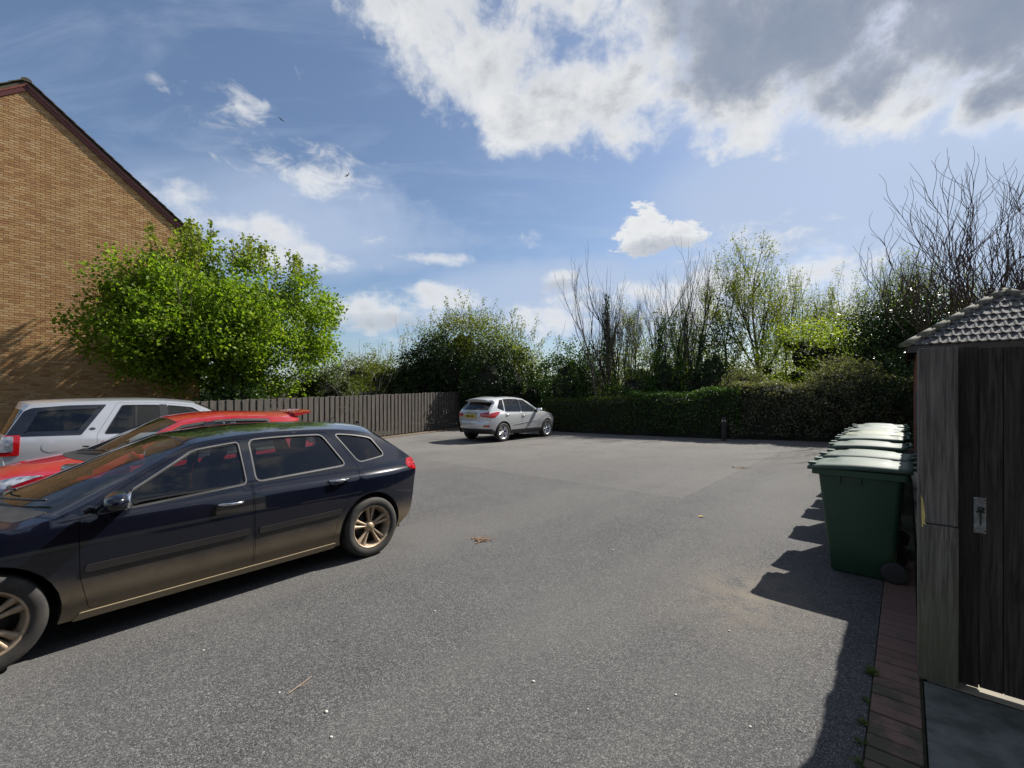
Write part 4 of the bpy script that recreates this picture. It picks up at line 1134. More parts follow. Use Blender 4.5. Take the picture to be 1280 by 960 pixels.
for sd in (1, -1):
    car.side_panel("side_panel", O, SILVER, sd, [df, dr, win_q])
    for nm, poly, win, hx in (("front", df, win_f, 1.2), ("rear", dr, win_r, .48)):
        d = car.side_panel("door", offset_poly(poly, -.0035), SILVER, sd, [win], flange=.03)
        car.side_panel("window", offset_poly(win, .004), GLASS_DARK, sd, off=-.012, flange=0, parent=d)
        car.side_panel("window_trim", offset_poly(win, .012), MAT_BLACK, sd, [win], off=.003, flange=.008, parent=d, h=.2)
        car.handle(hx, 1.0, sd, MAT_BLACK, MAT_DARK, d)
    car.side_panel("quarter_window", offset_poly(win_q, .004), GLASS_DARK, sd, off=-.012, flange=0)
    car.side_panel("window_trim", round_poly([(-.73, 1.15), (.03, 1.13)] + [(.33, car.zE(.33, .055)), (-.1, car.zE(-.1, .05)), (-.47, car.zE(-.47, .05)), (-.55, 1.5)], .02), MAT_GLOSSBLK, sd, [offset_poly(win_q, -.045)], off=.004, flange=.008)
    car.side_panel("pillar_cover", [(.99, 1.14), (1.09, 1.14), (1.09, car.zE(1.09, .06)), (.99, car.zE(.99, .06))], MAT_GLOSSBLK, sd, off=.005, flange=.008)
    car.side_panel("window_divider", [(.655, 1.14), (.68, 1.14), (.70, car.zE(.7, .08)), (.675, car.zE(.67, .08))], MAT_BLACK, sd, off=.002, flange=.012)
    car.put("tail_light", [car.raw(round_poly([(-.80, .885), (-.60, .885), (-.585, 1.165), (-.74, 1.165)], .015), [], lambda x, z, sd=sd: car.side(x, z, sd), -sd, .012, .03, .05),
                           car.raw(round_poly([(3.4, sd * .84), (5.03, sd * .84), (5.03, sd * .999), (3.4, sd * .999)], .03), [], car.top, 1, .012, .03, .2, .04, .05)], MAT_RLAMP)
    lens = car.put("tail_light_lens", [car.raw(round_poly([(-.78, .94), (-.655, .94), (-.65, 1.15), (-.76, 1.15)], .015), [], lambda x, z, sd=sd: car.side(x, z, sd), -sd, .018, .01, .05)], MAT_CLAMP)
    car.put("fuel_flap" if sd < 0 else "body_emblem", [car.raw([(-.28 + .105 * math.cos(a), .985 + .085 * math.sin(a)) for a in [2 * math.pi * k / 20 for k in range(20)]], [], lambda x, z, sd=sd: car.side(x, z, sd), -sd, .0035, .006, .05)], SILVER)
    car.side_panel("oval_badge", [(.155 + .035 * math.cos(a), 1.215 + .02 * math.sin(a)) for a in [2 * math.pi * k / 16 for k in range(16)]], M("green_black_badge", (.02, .035, .03), None, .3, coat=1.0), sd, off=.004, flange=.005, h=.02)
    car.mirror(2.0, 1.17, sd, SILVER, MAT_DARK, MAT_MGLASS, .12)
    car.put("headlight", [car.raw(round_poly([(3.02, .9), (3.24, .82), (3.22, .98), (3.05, 1.0)], .02), [], lambda x, z, sd=sd: car.side(x, z, sd), -sd, .006, .02, .05)], MAT_CLAMP)
    car.side_panel("wheel_arch_trim", round_poly([(-.6, .36), (-.47, .36)] + [(.455 * math.cos(a), .365 + .455 * math.sin(a)) for a in np.linspace(math.pi, .05, 14)] + [(.52, .36), (.53, .40)] + [(.50 * math.cos(a), .365 + .50 * math.sin(a)) for a in np.linspace(.1, math.pi - .1, 14)], .01), LGREY, sd, off=.01, flange=.015)
car.top_panel("rear_bumper", car.rect(0, 3.25, -1, 1), LGREY, off=.01)
car.top_panel("tailgate", car.rect(3.26, 5.1, -1, 1), SILVER)
car.top_panel("roof", car.rect(5.1, 11, -1, 1), SILVER, [car.rect(5.12, 5.9, -.92, .92, .06), car.rect(10.04, 10.965, -.905, .905, .04)])
car.top_panel("rear_window", car.rect(5.11, 5.92, -.97, .97, .06), GLASS_DARK, off=.004, flange=0)
car.top_panel("windscreen", car.rect(10.02, 10.98, -.92, .92, .04), GLASS_CLEAR, off=-.008, flange=0)
car.top_panel("bonnet", car.rect(11.01, 13.2, -1, 1), SILVER)
car.top_panel("front_bumper", car.rect(13.21, 15, -1, 1), SILVER)
car.wheels(MAT_TYRE, M("off_roader_alloy", (.5, .5, .5), (.4, .4, .4), .35, .8), MAT_DARK, .81, .235, .23, 10, .2, .022)
car.liners(MAT_UNDER); car.floor(MAT_UNDER, -.5, 3.1)
car.seats(MAT_SEAT, [(1.35, 1), (.5, 1)], .4, .68)
g = G(); g.box((-.2, 0, .72), (.45, .66, .3)); g.to("boot_floor", MAT_DARK, root)
# ================================================================== silver crossover at the hedge
SILV2 = paintmat("bright_silver_paint", (.56, .57, .58), .35, .5, 1.0)
root = place_car("silver_crossover", "silver crossover with yellow rear number plate parked beside the hedge", (.66, .7513), (-.37, 16.35), 0.0, -.80)
C = [(-.72, .30), (-.83, .42), (-.87, .66), (-.80, .78), (-.80, .98), (-.74, 1.14), (-.46, 1.46), (-.58, 1.55), (.1, 1.645), (.7, 1.66), (1.35, 1.61), (2.42, 1.13), (2.95, 1.04), (3.36, .88), (3.52, .62), (3.48, .28)]
E = [(-.44, .30), (-.52, .42), (-.58, .66), (-.60, .78), (-.64, .98), (-.58, 1.14), (-.28, 1.42), (-.34, 1.50), (.1, 1.585), (.7, 1.60), (1.3, 1.55), (2.2, 1.08), (2.78, .98), (3.1, .85), (3.18, .62), (3.1, .28)]
car = Car(root, C, E, .91, [(.25, .93), (.42, .98), (.65, 1.0), (.85, .985), (1.0, .96), (1.08, .925), (1.3, .84), (1.52, .74), (1.65, .69)], (2.4, 3.2, .14), (.0, -.65, .10), .345, .41, [0.0, 2.64], .3, res=.09)
O = car.outline()
low = [(-.58, .29), (-.41, .29), (-.41, .40), (-.5, .46), (-.62, .46)]
win_f = car.window(1.08, 2.06, 1.07, 1.04, 1.08, 1.32, .065, .02)
win_r = car.window(.16, .99, 1.10, 1.075, .20, .99, .065, .02)
win_q = car.window(-.22, .08, 1.23, 1.12, -.02, .13, .07, .03)
df = round_poly([(1.03, .42), (1.95, .42), (2.1, .65), (2.12, 1.06)] + [(1.9, car.zE(1.9, .035)), (1.3, car.zE(1.3, .03)), (1.03, car.zE(1.03, .03))], .03)
dr = round_poly([(.46, .42), (1.02, .42), (1.02, car.zE(1.02, .03)), (.15, car.zE(.15, .035)), (.1, 1.15), (.06, .9), (.42, .65)], .03)
for sd in (1, -1):
    car.side_panel("side_panel", O, SILV2, sd, [df, dr, win_q])
    for nm, poly, win, hx, hz in (("front", df, win_f, 1.16, .92), ("rear", dr, win_r, .25, .98)):
        d = car.side_panel("door", offset_poly(poly, -.004), SILV2, sd, [win], flange=.03)
        car.side_panel("window", offset_poly(win, .004), GLASS_DARK, sd, off=-.012, flange=0, parent=d)
        car.side_panel("window_trim", offset_poly(win, .02), MAT_BLACK, sd, [win], off=.004, flange=.008, parent=d, h=.2)
        car.handle(hx, hz, sd, MAT_CHROME, SILV2, d)
    car.side_panel("quarter_window", offset_poly(win_q, .01), GLASS_DARK, sd, off=.003, flange=0)
    car.side_panel("pillar_cover", [(.985, 1.09), (1.085, 1.09), (1.085, car.zE(1.08, .06)), (.985, car.zE(.99, .06))], MAT_GLOSSBLK, sd, off=.005, flange=.008)
    car.side_panel("sill_cladding", [(.41, .27), (2.22, .27), (2.2, .42), (.44, .42)], MAT_DARK, sd, off=.012, flange=.02)
    car.side_panel("bumper_cladding", low, MAT_DARK, sd, off=.012, flange=.02)
    car.side_panel("door_crease", [(.55, .60), (1.9, .70), (1.9, .705), (.55, .61)], SILV2, sd, off=.012, flange=.012)
    car.mirror(1.98, 1.07, sd, SILV2, MAT_DARK, MAT_MGLASS, .12)
    car.put("tail_light", [car.raw(round_poly([(-.64, .88), (-.40, .90), (-.12, 1.08), (-.30, 1.09), (-.62, 1.04)], .02), [], lambda x, z, sd=sd: car.side(x, z, sd), -sd, .008, .02, .05),
                           car.raw(round_poly([(3.7, sd * .60), (4.3, sd * .52), (4.75, sd * .995), (3.55, sd * .995)], .03), [], car.top, 1, .008, .02, .2, .06, .05)], MAT_RLAMP)
    car.put("reflector", [car.raw(car.rect(1.55, 1.8, sd * .7, sd * .93), [], car.top, 1, .014, .01, .2, .06, .05)], MAT_RLAMP)
    car.put("headlight", [car.raw(round_poly([(2.75, .93), (3.1, .74), (3.17, .8), (3.05, .9)], .02), [], lambda x, z, sd=sd: car.side(x, z, sd), -sd, .006, .02, .05)], MAT_CLAMP)
car.top_panel("rear_bumper", car.rect(1.3, 3, -1, 1), SILV2)
car.top_panel("lower_bumper", car.rect(0, 1.3, -1, 1), MAT_DARK, off=.005)
car.top_panel("tailgate", car.rect(3.01, 5.02, -1, 1), SILV2)
car.top_panel("roof", car.rect(5.02, 11, -1, 1), SILV2, [car.rect(5.06, 5.93, -.9, .9, .06), car.rect(10.04, 10.965, -.905, .905, .04)])
car.top_panel("rear_window", car.rect(5.05, 5.94, -.91, .91, .06), GLASS_DARK, off=-.004, flange=0)
car.top_panel("sunroof", car.rect(7.9, 9.3, -.7, .7, .05), MAT_GLOSSBLK, off=.004, flange=.008)
car.top_panel("windscreen", car.rect(10.02, 10.98, -.92, .92, .04), GLASS_CLEAR, off=-.008, flange=0)
car.top_panel("bonnet", car.rect(11.01, 13.2, -1, 1), SILV2)
car.top_panel("front_bumper", car.rect(13.21, 15, -1, 1), SILV2)
V = []
for q in np.linspace(-1, 1, 11):
    yy = .60 * q; k = 1 - abs(q) ** 3
    V += [(-.26, yy, 1.515 + .035 * k), (-.50 - .05 * k, yy, 1.49 + .04 * k), (-.50 - .05 * k, yy, 1.47 + .04 * k), (-.28, yy, 1.45)]
F = []
for i in range(10):
    for k in range(4): F.append((i * 4 + k, i * 4 + (k + 1) % 4, i * 4 + 4 + (k + 1) % 4, i * 4 + 4 + k))
F += [(0, 1, 2, 3), (43, 42, 41, 40)]
mk("roof_spoiler", V, F, SILV2, root)
v = car.top(3.75, 0); g = G(); g.box((v.x - .02, .0, v.z), (.008, .26, .057), Matrix.Rotation(.05, 3, 'Y'), .003); np_ = g.to("number_plate", MAT_YPLATE, root)
for k, yy in enumerate((.2, .145, .09, .035, -.05, -.105, -.16)):
    g = G(); g.box((v.x - .03, yy, v.z), (.003, .019, .036)); g.box((v.x - .0285, yy, v.z), (.004, .007, .02)); g.to("plate_character", MAT_BLACK, np_)
v = car.top(4.45, 0); g = G(); g.box((v.x - .012, 0, v.z), (.012, .33, .016), bev=.004); g.to("tailgate_bar", MAT_CHROME, root)
for q0 in (0,):
    g = G(); g.tube([car.top(5.12, -.05 + .55 * k / 6) + Vector((-.02, 0, .01)) for k in range(7)], .01, 6); g.to("rear_wiper", MAT_BLACK, root)
car.wheels(MAT_TYRE, M("bright_alloy", (.7, .7, .71), (.6, .6, .6), .3, .75), MAT_DARK, .79, .225, .235, 10, .2, .024)
car.liners(MAT_UNDER); car.floor(MAT_UNDER, -.42, 3.0)
car.seats(MAT_SEAT, [(1.3, 1), (.5, 1)], .38, .66)
g = G(); g.blob((2.1, 0, .95), (.26, .72, .13), 20, 8, .5); g.to("dashboard", MAT_DARK, root, True)
g = G(); g.box((-.15, 0, .62), (.38, .62, .3)); g.to("boot_floor", MAT_DARK, root)
# ------------------------------------------------------------------ wheelie bins
def binmat(name, c1, c2, rough):
    m, nt, bs, o = newmat(name)
    co = objco(); geo = nt.nodes.new('ShaderNodeNewGeometry')
    n = noise(geo.outputs['Position'], 5, 6, .65); st_ = noise(stretch(geo.outputs['Position'], (14, 14, 2)), 1.0, 5, .6)
    c = mixc(n.smooth(.35, .7) * .6, c1, c2)
    c = mixc(st_.smooth(.55, .8) * .25, c, (.12, .12, .1))
    put(c, bs.inputs['Base Color']); put(n * .2 + (rough - .1), bs.inputs['Roughness'])
    bump(noise(co, 220, 3, .6), bs, .15, .002)
    return m
BIN_BODY = binmat("green_bin_plastic", (.016, .05, .025), (.023, .06, .03), .5)
BIN_LID = binmat("faded_green_lid_plastic", (.045, .075, .054), (.065, .095, .07), .6)
BIN_LID2 = binmat("sun_bleached_lid_plastic", (.14, .165, .095), (.17, .19, .115), .55)
BIN_RUBBER = M("bin_wheel_rubber", (.015, .015, .015), (.025, .024, .023), .7)
def rring(hx0, hx1, hy, r, z, n=5):
    """rounded rectangle from x -hx0 to hx1"""
    P = []
    for (cx, cy, a0) in ((hx1 - r, hy - r, 0), (-hx0 + r, hy - r, 90), (-hx0 + r, -hy + r, 180), (hx1 - r, -hy + r, 270)):
        for k in range(n):
            a = RAD(a0 + 90 * k / (n - 1)); P.append((cx + r * math.cos(a), cy + r * math.sin(a), z))
    return P
def rings(g, L, cap0=True, cap1=True):
    n = len(L[0]); V = [p for r in L for p in r]; F = []
    for i in range(len(L) - 1):
        for k in range(n): F.append((i * n + k, i * n + (k + 1) % n, (i + 1) * n + (k + 1) % n, (i + 1) * n + k))
    if cap0: F.append(tuple(range(n))[::-1])
    if cap1: F.append(tuple((len(L) - 1) * n + k for k in range(n)))
    g.add(V, F)
def make_bin(label):
    b = thing("wheelie_bin", label, "bin", group="green wheelie bins in a row")
    g = G()
    rings(g, [rring(.20, .235, .22, .05, .0), rring(.225, .25, .235, .05, .02), rring(.25, .275, .25, .05, .25), rring(.30, .345, .283, .05, .93), rring(.30, .35, .285, .05, .955)], True, True)
    g.to("body", BIN_BODY, b, True)
    g = G()
    rings(g, [rring(.315, .355, .288, .04, .945), rring(.345, .40, .312, .04, .95), rring(.345, .40, .312, .04, 1.005), rring(.335, .39, .305, .04, 1.012)], True, True)
    g.to("rim", BIN_BODY, b, False)
    for sd in (1, -1):
        for xx in (.17, .01):
            g = G(); g.box((xx, sd * .287, .915), (.006, .012, .04), bev=.002); g.to("rib", BIN_BODY, b)
    # domed lid
    g = G(); V = []; F = []; nx, ny = 14, 11
    for layer in (0, 1):
        for i in range(nx + 1):
            for j in range(ny + 1):
                u = i / nx; w = -1 + 2 * j / ny
                x = .435 - u * .80; yy = .318 * w * (1 - .06 * max(0, .12 - u) / .12)
                e = min(1, (1 - abs(w)) / .16); e2 = min(1, u / .1); e3 = min(1, (1 - u) / .08)
                dome = .028 * math.sin(math.pi * min(1, u * 1.1 + .02)) * (1 - w * w * .6) + .018 * sstep(0, 1, e) * sstep(0, 1, e2)
                z = 1.018 + .035 * u + dome + (.018 if abs(w) < .62 and .24 < u < .8 else 0)
                if layer: z = 1.008 + .035 * u if 0 < i < nx and 0 < j < ny else z - .03
                V.append((x, yy, z))
    S = (nx + 1) * (ny + 1)
    for i in range(nx):
        for j in range(ny):
            a = i * (ny + 1) + j; q = (a, a + 1, a + ny + 2, a + ny + 1)
            F.append(q); F.append(tuple(k + S for k in q[::-1]))
    bd = [i * (ny + 1) for i in range(nx + 1)] + [nx * (ny + 1) + j for j in range(1, ny + 1)] + [i * (ny + 1) + ny for i in range(nx - 1, -1, -1)] + [j for j in range(ny - 1, 0, -1)]
    for k in range(len(bd)):
        a, c = bd[k], bd[(k + 1) % len(bd)]; F.append((a, c, c + S, a + S))
    g.add(V, F); lid = g.to("lid", BIN_LID, b, True)
    for sd in (1, -1):
        g = G(); g.box((.40, sd * .2, 1.045), (.035, .05, .012), bev=.005); g.to("lid_grip", BIN_LID, lid)
    g = G(); 
    for sd in (1, -1): g.tube([(-.32, sd * .2, 1.03), (-.40, sd * .2, 1.07), (-.425, sd * .2, 1.072)], .016, 8)
    g.tube([(-.425, -.25, 1.072), (-.425, .25, 1.072)], .015, 8); g.to("handle", BIN_BODY, b, True)
    for sd in (1, -1):
        g = G(); g.lathe([(.001, -.022), (.07, -.022), (.095, -.02), (.1, -.012), (.1, .012), (.095, .02), (.07, .022), (.001, .022)], 20, 'Y', (-.235, sd * .27, .1)); g.to("wheel", BIN_RUBBER, b, True)
    g = G(); g.tube([(-.235, -.26, .1), (-.235, .26, .1)], .012, 8); g.to("axle", BIN_RUBBER, b)
    return b
random.seed(21)
BIN_ROT = math.atan2(UX, -UY)
first = None
ords = ["nearest green wheelie bin of the row, its whole side in view", "second green wheelie bin from the camera in the row", "third green wheelie bin from the camera in the row",
        "fourth green wheelie bin from the camera in the row", "fifth wheelie bin from the camera, with the yellowish bleached lid", "sixth green wheelie bin from the camera in the row",
        "seventh wheelie bin from the camera, second from the far end", "farthest wheelie bin of the row, by the garage"]
bins = []
BT = [5.66, 6.46, 7.62, 8.72, 9.45, 10.25, 10.98, 11.72]
BS = [-.31, -.31, -.37, -.39, -.37, -.42, -.38, -.40]
for k in range(8):
    t, s = BT[k], BS[k]
    if k == 0: b = make_bin(ords[0]); src = b
    else: b = dup(src, label=ords[k])
    b.location = lotg(t, s, 0); b.rotation_euler = (0, 0, BIN_ROT + (random.uniform(-.1, .1) if k else 0))
    bins.append(b)
for k, b in enumerate(bins):
    for c in b.children:
        if c.name.startswith('lid') and k: c.rotation_euler = (0, -random.choice((0, .012, .03, .05)), 0); c.location.z = .0
lid2 = [c for c in bins[4].children if c.name.startswith("lid")][0]
lid2.data = lid2.data.copy(); lid2.data.materials[0] = BIN_LID2

# ------------------------------------------------------------------ bollards
MAT_BOLL = woodmat("dark_bollard_wood", (.06, .055, .05), (.03, .027, .025), (.045, .04, .037))
MAT_CAP = M("pale_reflector", (.5, .48, .42), (.3, .28, .25), .5)
def bollard(label, x, y, h):
    b = thing("bollard", label, "bollard", (x, y, gz(x, y)), .3, "wooden bollards at the car park edge")
    g = G(); rings(g, [rring(.06, .06, .06, .012, 0), rring(.06, .06, .06, .012, h - .03), rring(.045, .045, .045, .012, h)]); g.to("post", MAT_BOLL, b)
    g = G(); g.box((0, -.062, h - .12), (.035, .004, .035)); g.box((-.062, 0, h - .12), (.004, .035, .035)); g.to("reflector", MAT_CAP, b)
bollard("dark square bollard standing alone before the hedge", 7.78, 16.45, .86)
bollard("short bollard with pale top before the board fence", -5.0, 14.5, .88)

# ------------------------------------------------------------------ litter on the asphalt
random.seed(5)
MAT_DRY = M("dry_leaf", (.2, .12, .06), (.12, .07, .04), .9, scale=30)
MAT_PALE = M("pale_stone", (.55, .53, .48), (.4, .38, .34), .9, scale=40)
def pebble(label, x, y, r):
    g = G(); g.blob((0, 0, r * .35), (r, r * random.uniform(.6, .9), r * .45), 9, 6, 1.0, Matrix.Rotation(random.uniform(0, 3), 3, 'Z'))
    tag(g.to("pebble", MAT_PALE, None, True, (x, y, gz(x, y))), label, "pebble", "pale pebbles scattered on the asphalt")
for x, y, r in ((-1.02, 2.46, .012), (-.92, 2.28, .009), (.13, 2.72, .010), (-1.36, 2.62, .008), (-.62, 3.6, .009), (.95, 2.6, .008), (1.25, 2.35, .009), (-.98, 2.02, .009), (1.13, 5.0, .014), (.42, 2.48, .007), (-2.1, 3.05, .008), (1.6, 3.3, .009)):
    pebble("small pale pebble lying on the dark asphalt", x, y, r)
tw = G(); tw.tube([(-1.30, 2.60, .008), (-1.26, 2.68, .012), (-1.235, 2.76, .008)], [.0022, .0028, .0015], 5); tw.tube([(-1.27, 2.66, .01), (-1.21, 2.70, .012)], [.002, .0012], 5)
tag(tw.to("twig", M("dry_straw", (.36, .27, .19), (.28, .2, .14), .9)), "thin dry twig lying on asphalt in front of black car", "twig")
def leafpile(name, label, x, y, r, n, sz, cat="leaf litter"):
    V = []; F = []
    for i in range(n):
        a, q = random.uniform(0, 6.3), abs(random.gauss(0, .5)) * r; c = Vector((q * math.cos(a), q * math.sin(a) * .7, random.uniform(.003, .015)))
        d = random.uniform(0, 6.3); s_ = sz * random.uniform(.5, 1.2); u = Vector((math.cos(d), math.sin(d), random.uniform(-.3, .3))) * s_; v = Vector((-math.sin(d), math.cos(d), random.uniform(-.3, .3))) * s_ * .5
        b = len(V); V += [c - u, c + v, c + u, c - v]; F.append((b, b + 1, b + 2, b + 3))
    kind(tag(mk(name, V, F, MAT_DRY, None, False, (x, y, gz(x, y) + .003)), label, cat), 'stuff')
leafpile("leaf_litter", "small patch of brown dead leaves in the middle of the asphalt", -.36, 5.35, .2, 120, .022)
leafpile("leaf_litter", "brown leaf scraps on the far side of the asphalt before the bollard", 5.3, 10.3, .3, 60, .03)
leafpile("leaf_litter", "pale fallen leaves gathered along the foot of the board fence", -3.4, 21.5, .9, 400, .05)
lf = G(); lf.add([(-.05, 0, .004), (-.01, .03, .016), (.05, .004, .006), (.0, -.028, .014), (-.05, 0, .001), (-.01, .03, .013), (.05, .004, .003), (.0, -.028, .011)], [(0, 3, 2, 1), (4, 5, 6, 7), (0, 1, 5, 4), (1, 2, 6, 5), (2, 3, 7, 6), (3, 0, 4, 7)])
tag(lf.to("fallen_leaf", M("yellow_leaf", (.38, .3, .1), (.3, .2, .07), .8), None, False, (2.67, 6.32, gz(2.67, 6.32) + .002)), "single yellow fallen leaf on asphalt left of the bins", "leaf")
# weeds in the joint between asphalt and edging
MAT_WEED = leafmat("weed_leaf", [(0, (.06, .10, .02)), (.6, (.10, .14, .03)), (1, (.16, .16, .05))], .3)
def weed(label, t, s, h, n):
    V = []; F = []; p = lotg(t, s)
    for i in range(n):
        a = random.uniform(0, 6.3); l = h * random.uniform(.5, 1.1); o_ = Vector((random.gauss(0, .014), random.gauss(0, .014), 0)); d = Vector((math.cos(a), math.sin(a), random.uniform(.4, 1.6))).normalized(); w = Vector((-math.sin(a), math.cos(a), 0)) * l * .16
        b = len(V); V += [o_, o_ + d * l * .5 + w, o_ + d * l + Vector((0, 0, -l * .15)), o_ + d * l * .5 - w]; F.append((b, b + 1, b + 2, b + 3))
    tag(mk("weed", V, F, MAT_WEED, None, False, p), label, "weed", "weeds along the brick edging")
weed("leafy green weed at the brick edging, farthest along it", 3.58, -.165, .055, 30)
weed("tiny weed beside the brick edging, second farthest", 3.25, -.17, .03, 24)
weed("small yellowish weed halfway along the brick edging", 3.02, -.168, .035, 30)
weed("mossy weed tuft at the brick edging, second nearest", 2.84, -.17, .03, 30)
weed("low weed tuft at the nearest end of the brick edging", 2.68, -.172, .03, 30)
weed("thin grass sprig between brick edging and concrete slab", 2.72, .08, .045, 12)

# ------------------------------------------------------------------ birds
MAT_BIRD = M("dark_feathers", (.02, .02, .022), (.03, .03, .03), .8)
def bird(label, loc, yaw, roll, flap):
    g = G(); rings(g, [[(x, r * math.cos(a), r * .9 * math.sin(a)) for a in [2 * math.pi * k / 8 for k in range(8)]] for x, r in ((.2, .004), (.16, .025), (.08, .042), (-.04, .045), (-.14, .025), (-.24, .02))])
    g.add([(-.2, -.02, 0), (-.2, .02, 0), (-.32, .06, 0), (-.32, -.06, 0), (-.2, -.02, .006), (-.2, .02, .006), (-.32, .06, .004), (-.32, -.06, .004)], [(3, 2, 1, 0), (4, 5, 6, 7), (0, 1, 5, 4), (2, 3, 7, 6), (1, 2, 6, 5), (3, 0, 4, 7)])
    b = g.to("bird", MAT_BIRD, None, True, loc, (roll, .1, yaw)); tag(b, label, "bird"); b.scale = (.62,) * 3
    for sd in (1, -1):
        P = [(.08, .03, .02), (.10, .22, flap * .5), (.02, .48, flap), (-.08, .24, flap * .5), (-.08, .03, .02)]
        V = [(x, sd * y, z) for x, y, z in P] + [(x, sd * y, z + .008) for x, y, z in P]
        mk("wing", V, [(0, 1, 2, 3, 4), (9, 8, 7, 6, 5)] + [(i, i + 5, (i + 1) % 5 + 5, (i + 1) % 5) for i in range(5)], MAT_BIRD, b)
bird("small dark bird flying highest over the maple tree", (-20.6, 40, 26.2), 2.2, .5, .1)
bird("small dark bird flying lower, near the thin cloud", (-14.7, 40, 21.2), 1.2, -.5, .22)
# ------------------------------------------------------------------ vegetation
rng = np.random.default_rng(7)
def fast_mesh(name, V, F, m):
    """V (n,3), F (k,c) arrays"""
    me = bpy.data.meshes.new(name); n, c = F.shape
    me.vertices.add(len(V)); me.vertices.foreach_set('co', V.astype(np.float32).ravel())
    me.loops.add(n * c); me.loops.foreach_set('vertex_index', F.astype(np.int32).ravel())
    me.polygons.add(n); me.polygons.foreach_set('loop_start', np.arange(0, n * c, c, dtype=np.int32)); me.polygons.foreach_set('loop_total', np.full(n, c, np.int32))
    me.materials.append(m); me.update()
    return me
def unit(A): return A / np.maximum(1e-9, np.linalg.norm(A, axis=1))[:, None]
def leaves(name, P, size, m, parent, up=.6, aspect=.62, out=None, droop=0.0):
    """folded leaf faces at the points P"""
    n = len(P)
    nr = rng.normal(size=(n, 3)); nr = unit(nr) + np.array([0, 0, up])
    if out is not None: nr += out * .7
    nr = unit(nr); a = rng.normal(size=(n, 3)); a[:, 2] -= droop; a = unit(a - nr * (a * nr).sum(1)[:, None]); b = np.cross(nr, a)
    s = size * rng.uniform(.6, 1.25, n)[:, None]
    v0 = P - a * s * .5; v2 = P + a * s * .5 - nr * s * .12; w = s * aspect * .5
    v1 = P + b * w + nr * s * .12 - a * s * .06; v3 = P - b * w + nr * s * .12 - a * s * .06
    V = np.stack([v0, v1, v2, v3], 1).reshape(-1, 3)
    i = np.arange(n)[:, None] * 4
    F = np.concatenate([i + np.array([0, 1, 2]), i + np.array([0, 2, 3])], 0)
    # keep each leaf's two halves one island
    o = obj(name, fast_mesh(name, V, F, m), parent)
    o['kind'] = 'stuff'
    return o
class Wood:
    def __init__(s, seed): s.g = G(); s.tips = []; s.r = random.Random(seed); s.thin = []
    def grow(s, p, d, L, r, lev, maxl, kids, wob=.12, up=.12, ang=(.4, .8), taper=.35, seg=5, shrink=(.5, .72), curl=0.0):
        pts = [Vector(p)]; rad = [r]; d = Vector(d).normalized(); dirs = [d.copy()]
        ph = s.r.uniform(0, 6.3); ax = Vector((s.r.gauss(0, 1), s.r.gauss(0, 1), s.r.gauss(0, .3))).normalized()
        for i in range(seg):
            w = Vector((s.r.gauss(0, 1), s.r.gauss(0, 1), s.r.gauss(0, 1))) * wob
            d = (d + w + Vector((0, 0, up)) + ax * curl * math.sin(ph + i * 1.3)).normalized()
            pts.append(pts[-1] + d * L / seg); dirs.append(d.copy()); rad.append(r * (1 - (1 - taper) * (i + 1) / seg))
        s.g.tube(pts, rad, 7 if lev == 0 else 5 if lev == 1 else 3, cap=False)
        if lev >= maxl:
            s.tips.append((pts[-1], d)); s.thin += pts[1:]; return
        n = kids[min(lev, len(kids) - 1)]
        for k in range(n):
            t = s.r.uniform(.25, 1.0) if k else 1.0
            f = t * seg; i = min(seg - 1, int(f)); q = pts[i].lerp(pts[i + 1], f - i); dd = dirs[i + 1]
            a = s.r.uniform(*ang) if k else s.r.uniform(.05, .3); o_ = dd.orthogonal().normalized(); o_.rotate(Matrix.Rotation(s.r.uniform(0, 6.3), 3, dd))
            nd = (dd * math.cos(a) + o_ * math.sin(a)).normalized()
            rr = (rad[i] * (1 - (f - i)) + rad[i + 1] * (f - i)) * (.55 if k else .85)
            s.grow(q, nd, L * s.r.uniform(*shrink), max(.006, rr), lev + 1, maxl, kids, wob, up, ang, taper, max(3, seg - 1), shrink, curl)
MAT_BARK = M("grey_brown_bark", (.085, .07, .055), (.045, .038, .03), .95, scale=12, bmp=(40, .8, .01), st=(1, 1, .25))
MAT_BARK_PALE = M("pale_bark", (.18, .16, .13), (.1, .09, .075), .95, scale=12, bmp=(40, .6, .008), st=(1, 1, .25))
MAT_BARK_RED = M("reddish_twig_bark", (.095, .062, .045), (.06, .042, .033), .9, scale=12, st=(1, 1, .25))
LEAF_MAPLE = leafmat("maple_leaf", [(0, (.075, .135, .012)), (.4, (.135, .215, .02)), (.8, (.19, .27, .03)), (1, (.27, .31, .06))], .52)
LEAF_TIP = leafmat("young_yellow_green_leaf", [(0, (.12, .17, .02)), (.5, (.18, .22, .03)), (1, (.25, .26, .05))], .42)
LEAF_DARK = leafmat("dark_evergreen_leaf", [(0, (.012, .028, .009)), (.6, (.025, .05, .014)), (1, (.045, .075, .025))], .12, .4)
LEAF_HAW = leafmat("hawthorn_leaf", [(0, (.085, .115, .016)), (.5, (.155, .185, .024)), (1, (.22, .23, .045))], .42)
LEAF_IVY = leafmat("ivy_leaf", [(0, (.025, .058, .013)), (.6, (.055, .108, .024)), (1, (.095, .15, .04))], .28, .4)
LEAF_HEDGE = leafmat("hedge_leaf", [(0, (.03, .052, .011)), (.6, (.06, .09, .02)), (1, (.11, .13, .035))], .28, .5)
LEAF_GREY = leafmat("grey_green_leaf", [(0, (.075, .085, .04)), (.6, (.15, .155, .085)), (1, (.27, .25, .18))], .32, .55)
LEAF_LIME = leafmat("lime_leaf", [(0, (.14, .20, .015)), (.5, (.22, .28, .022)), (1, (.30, .34, .05))], .45)
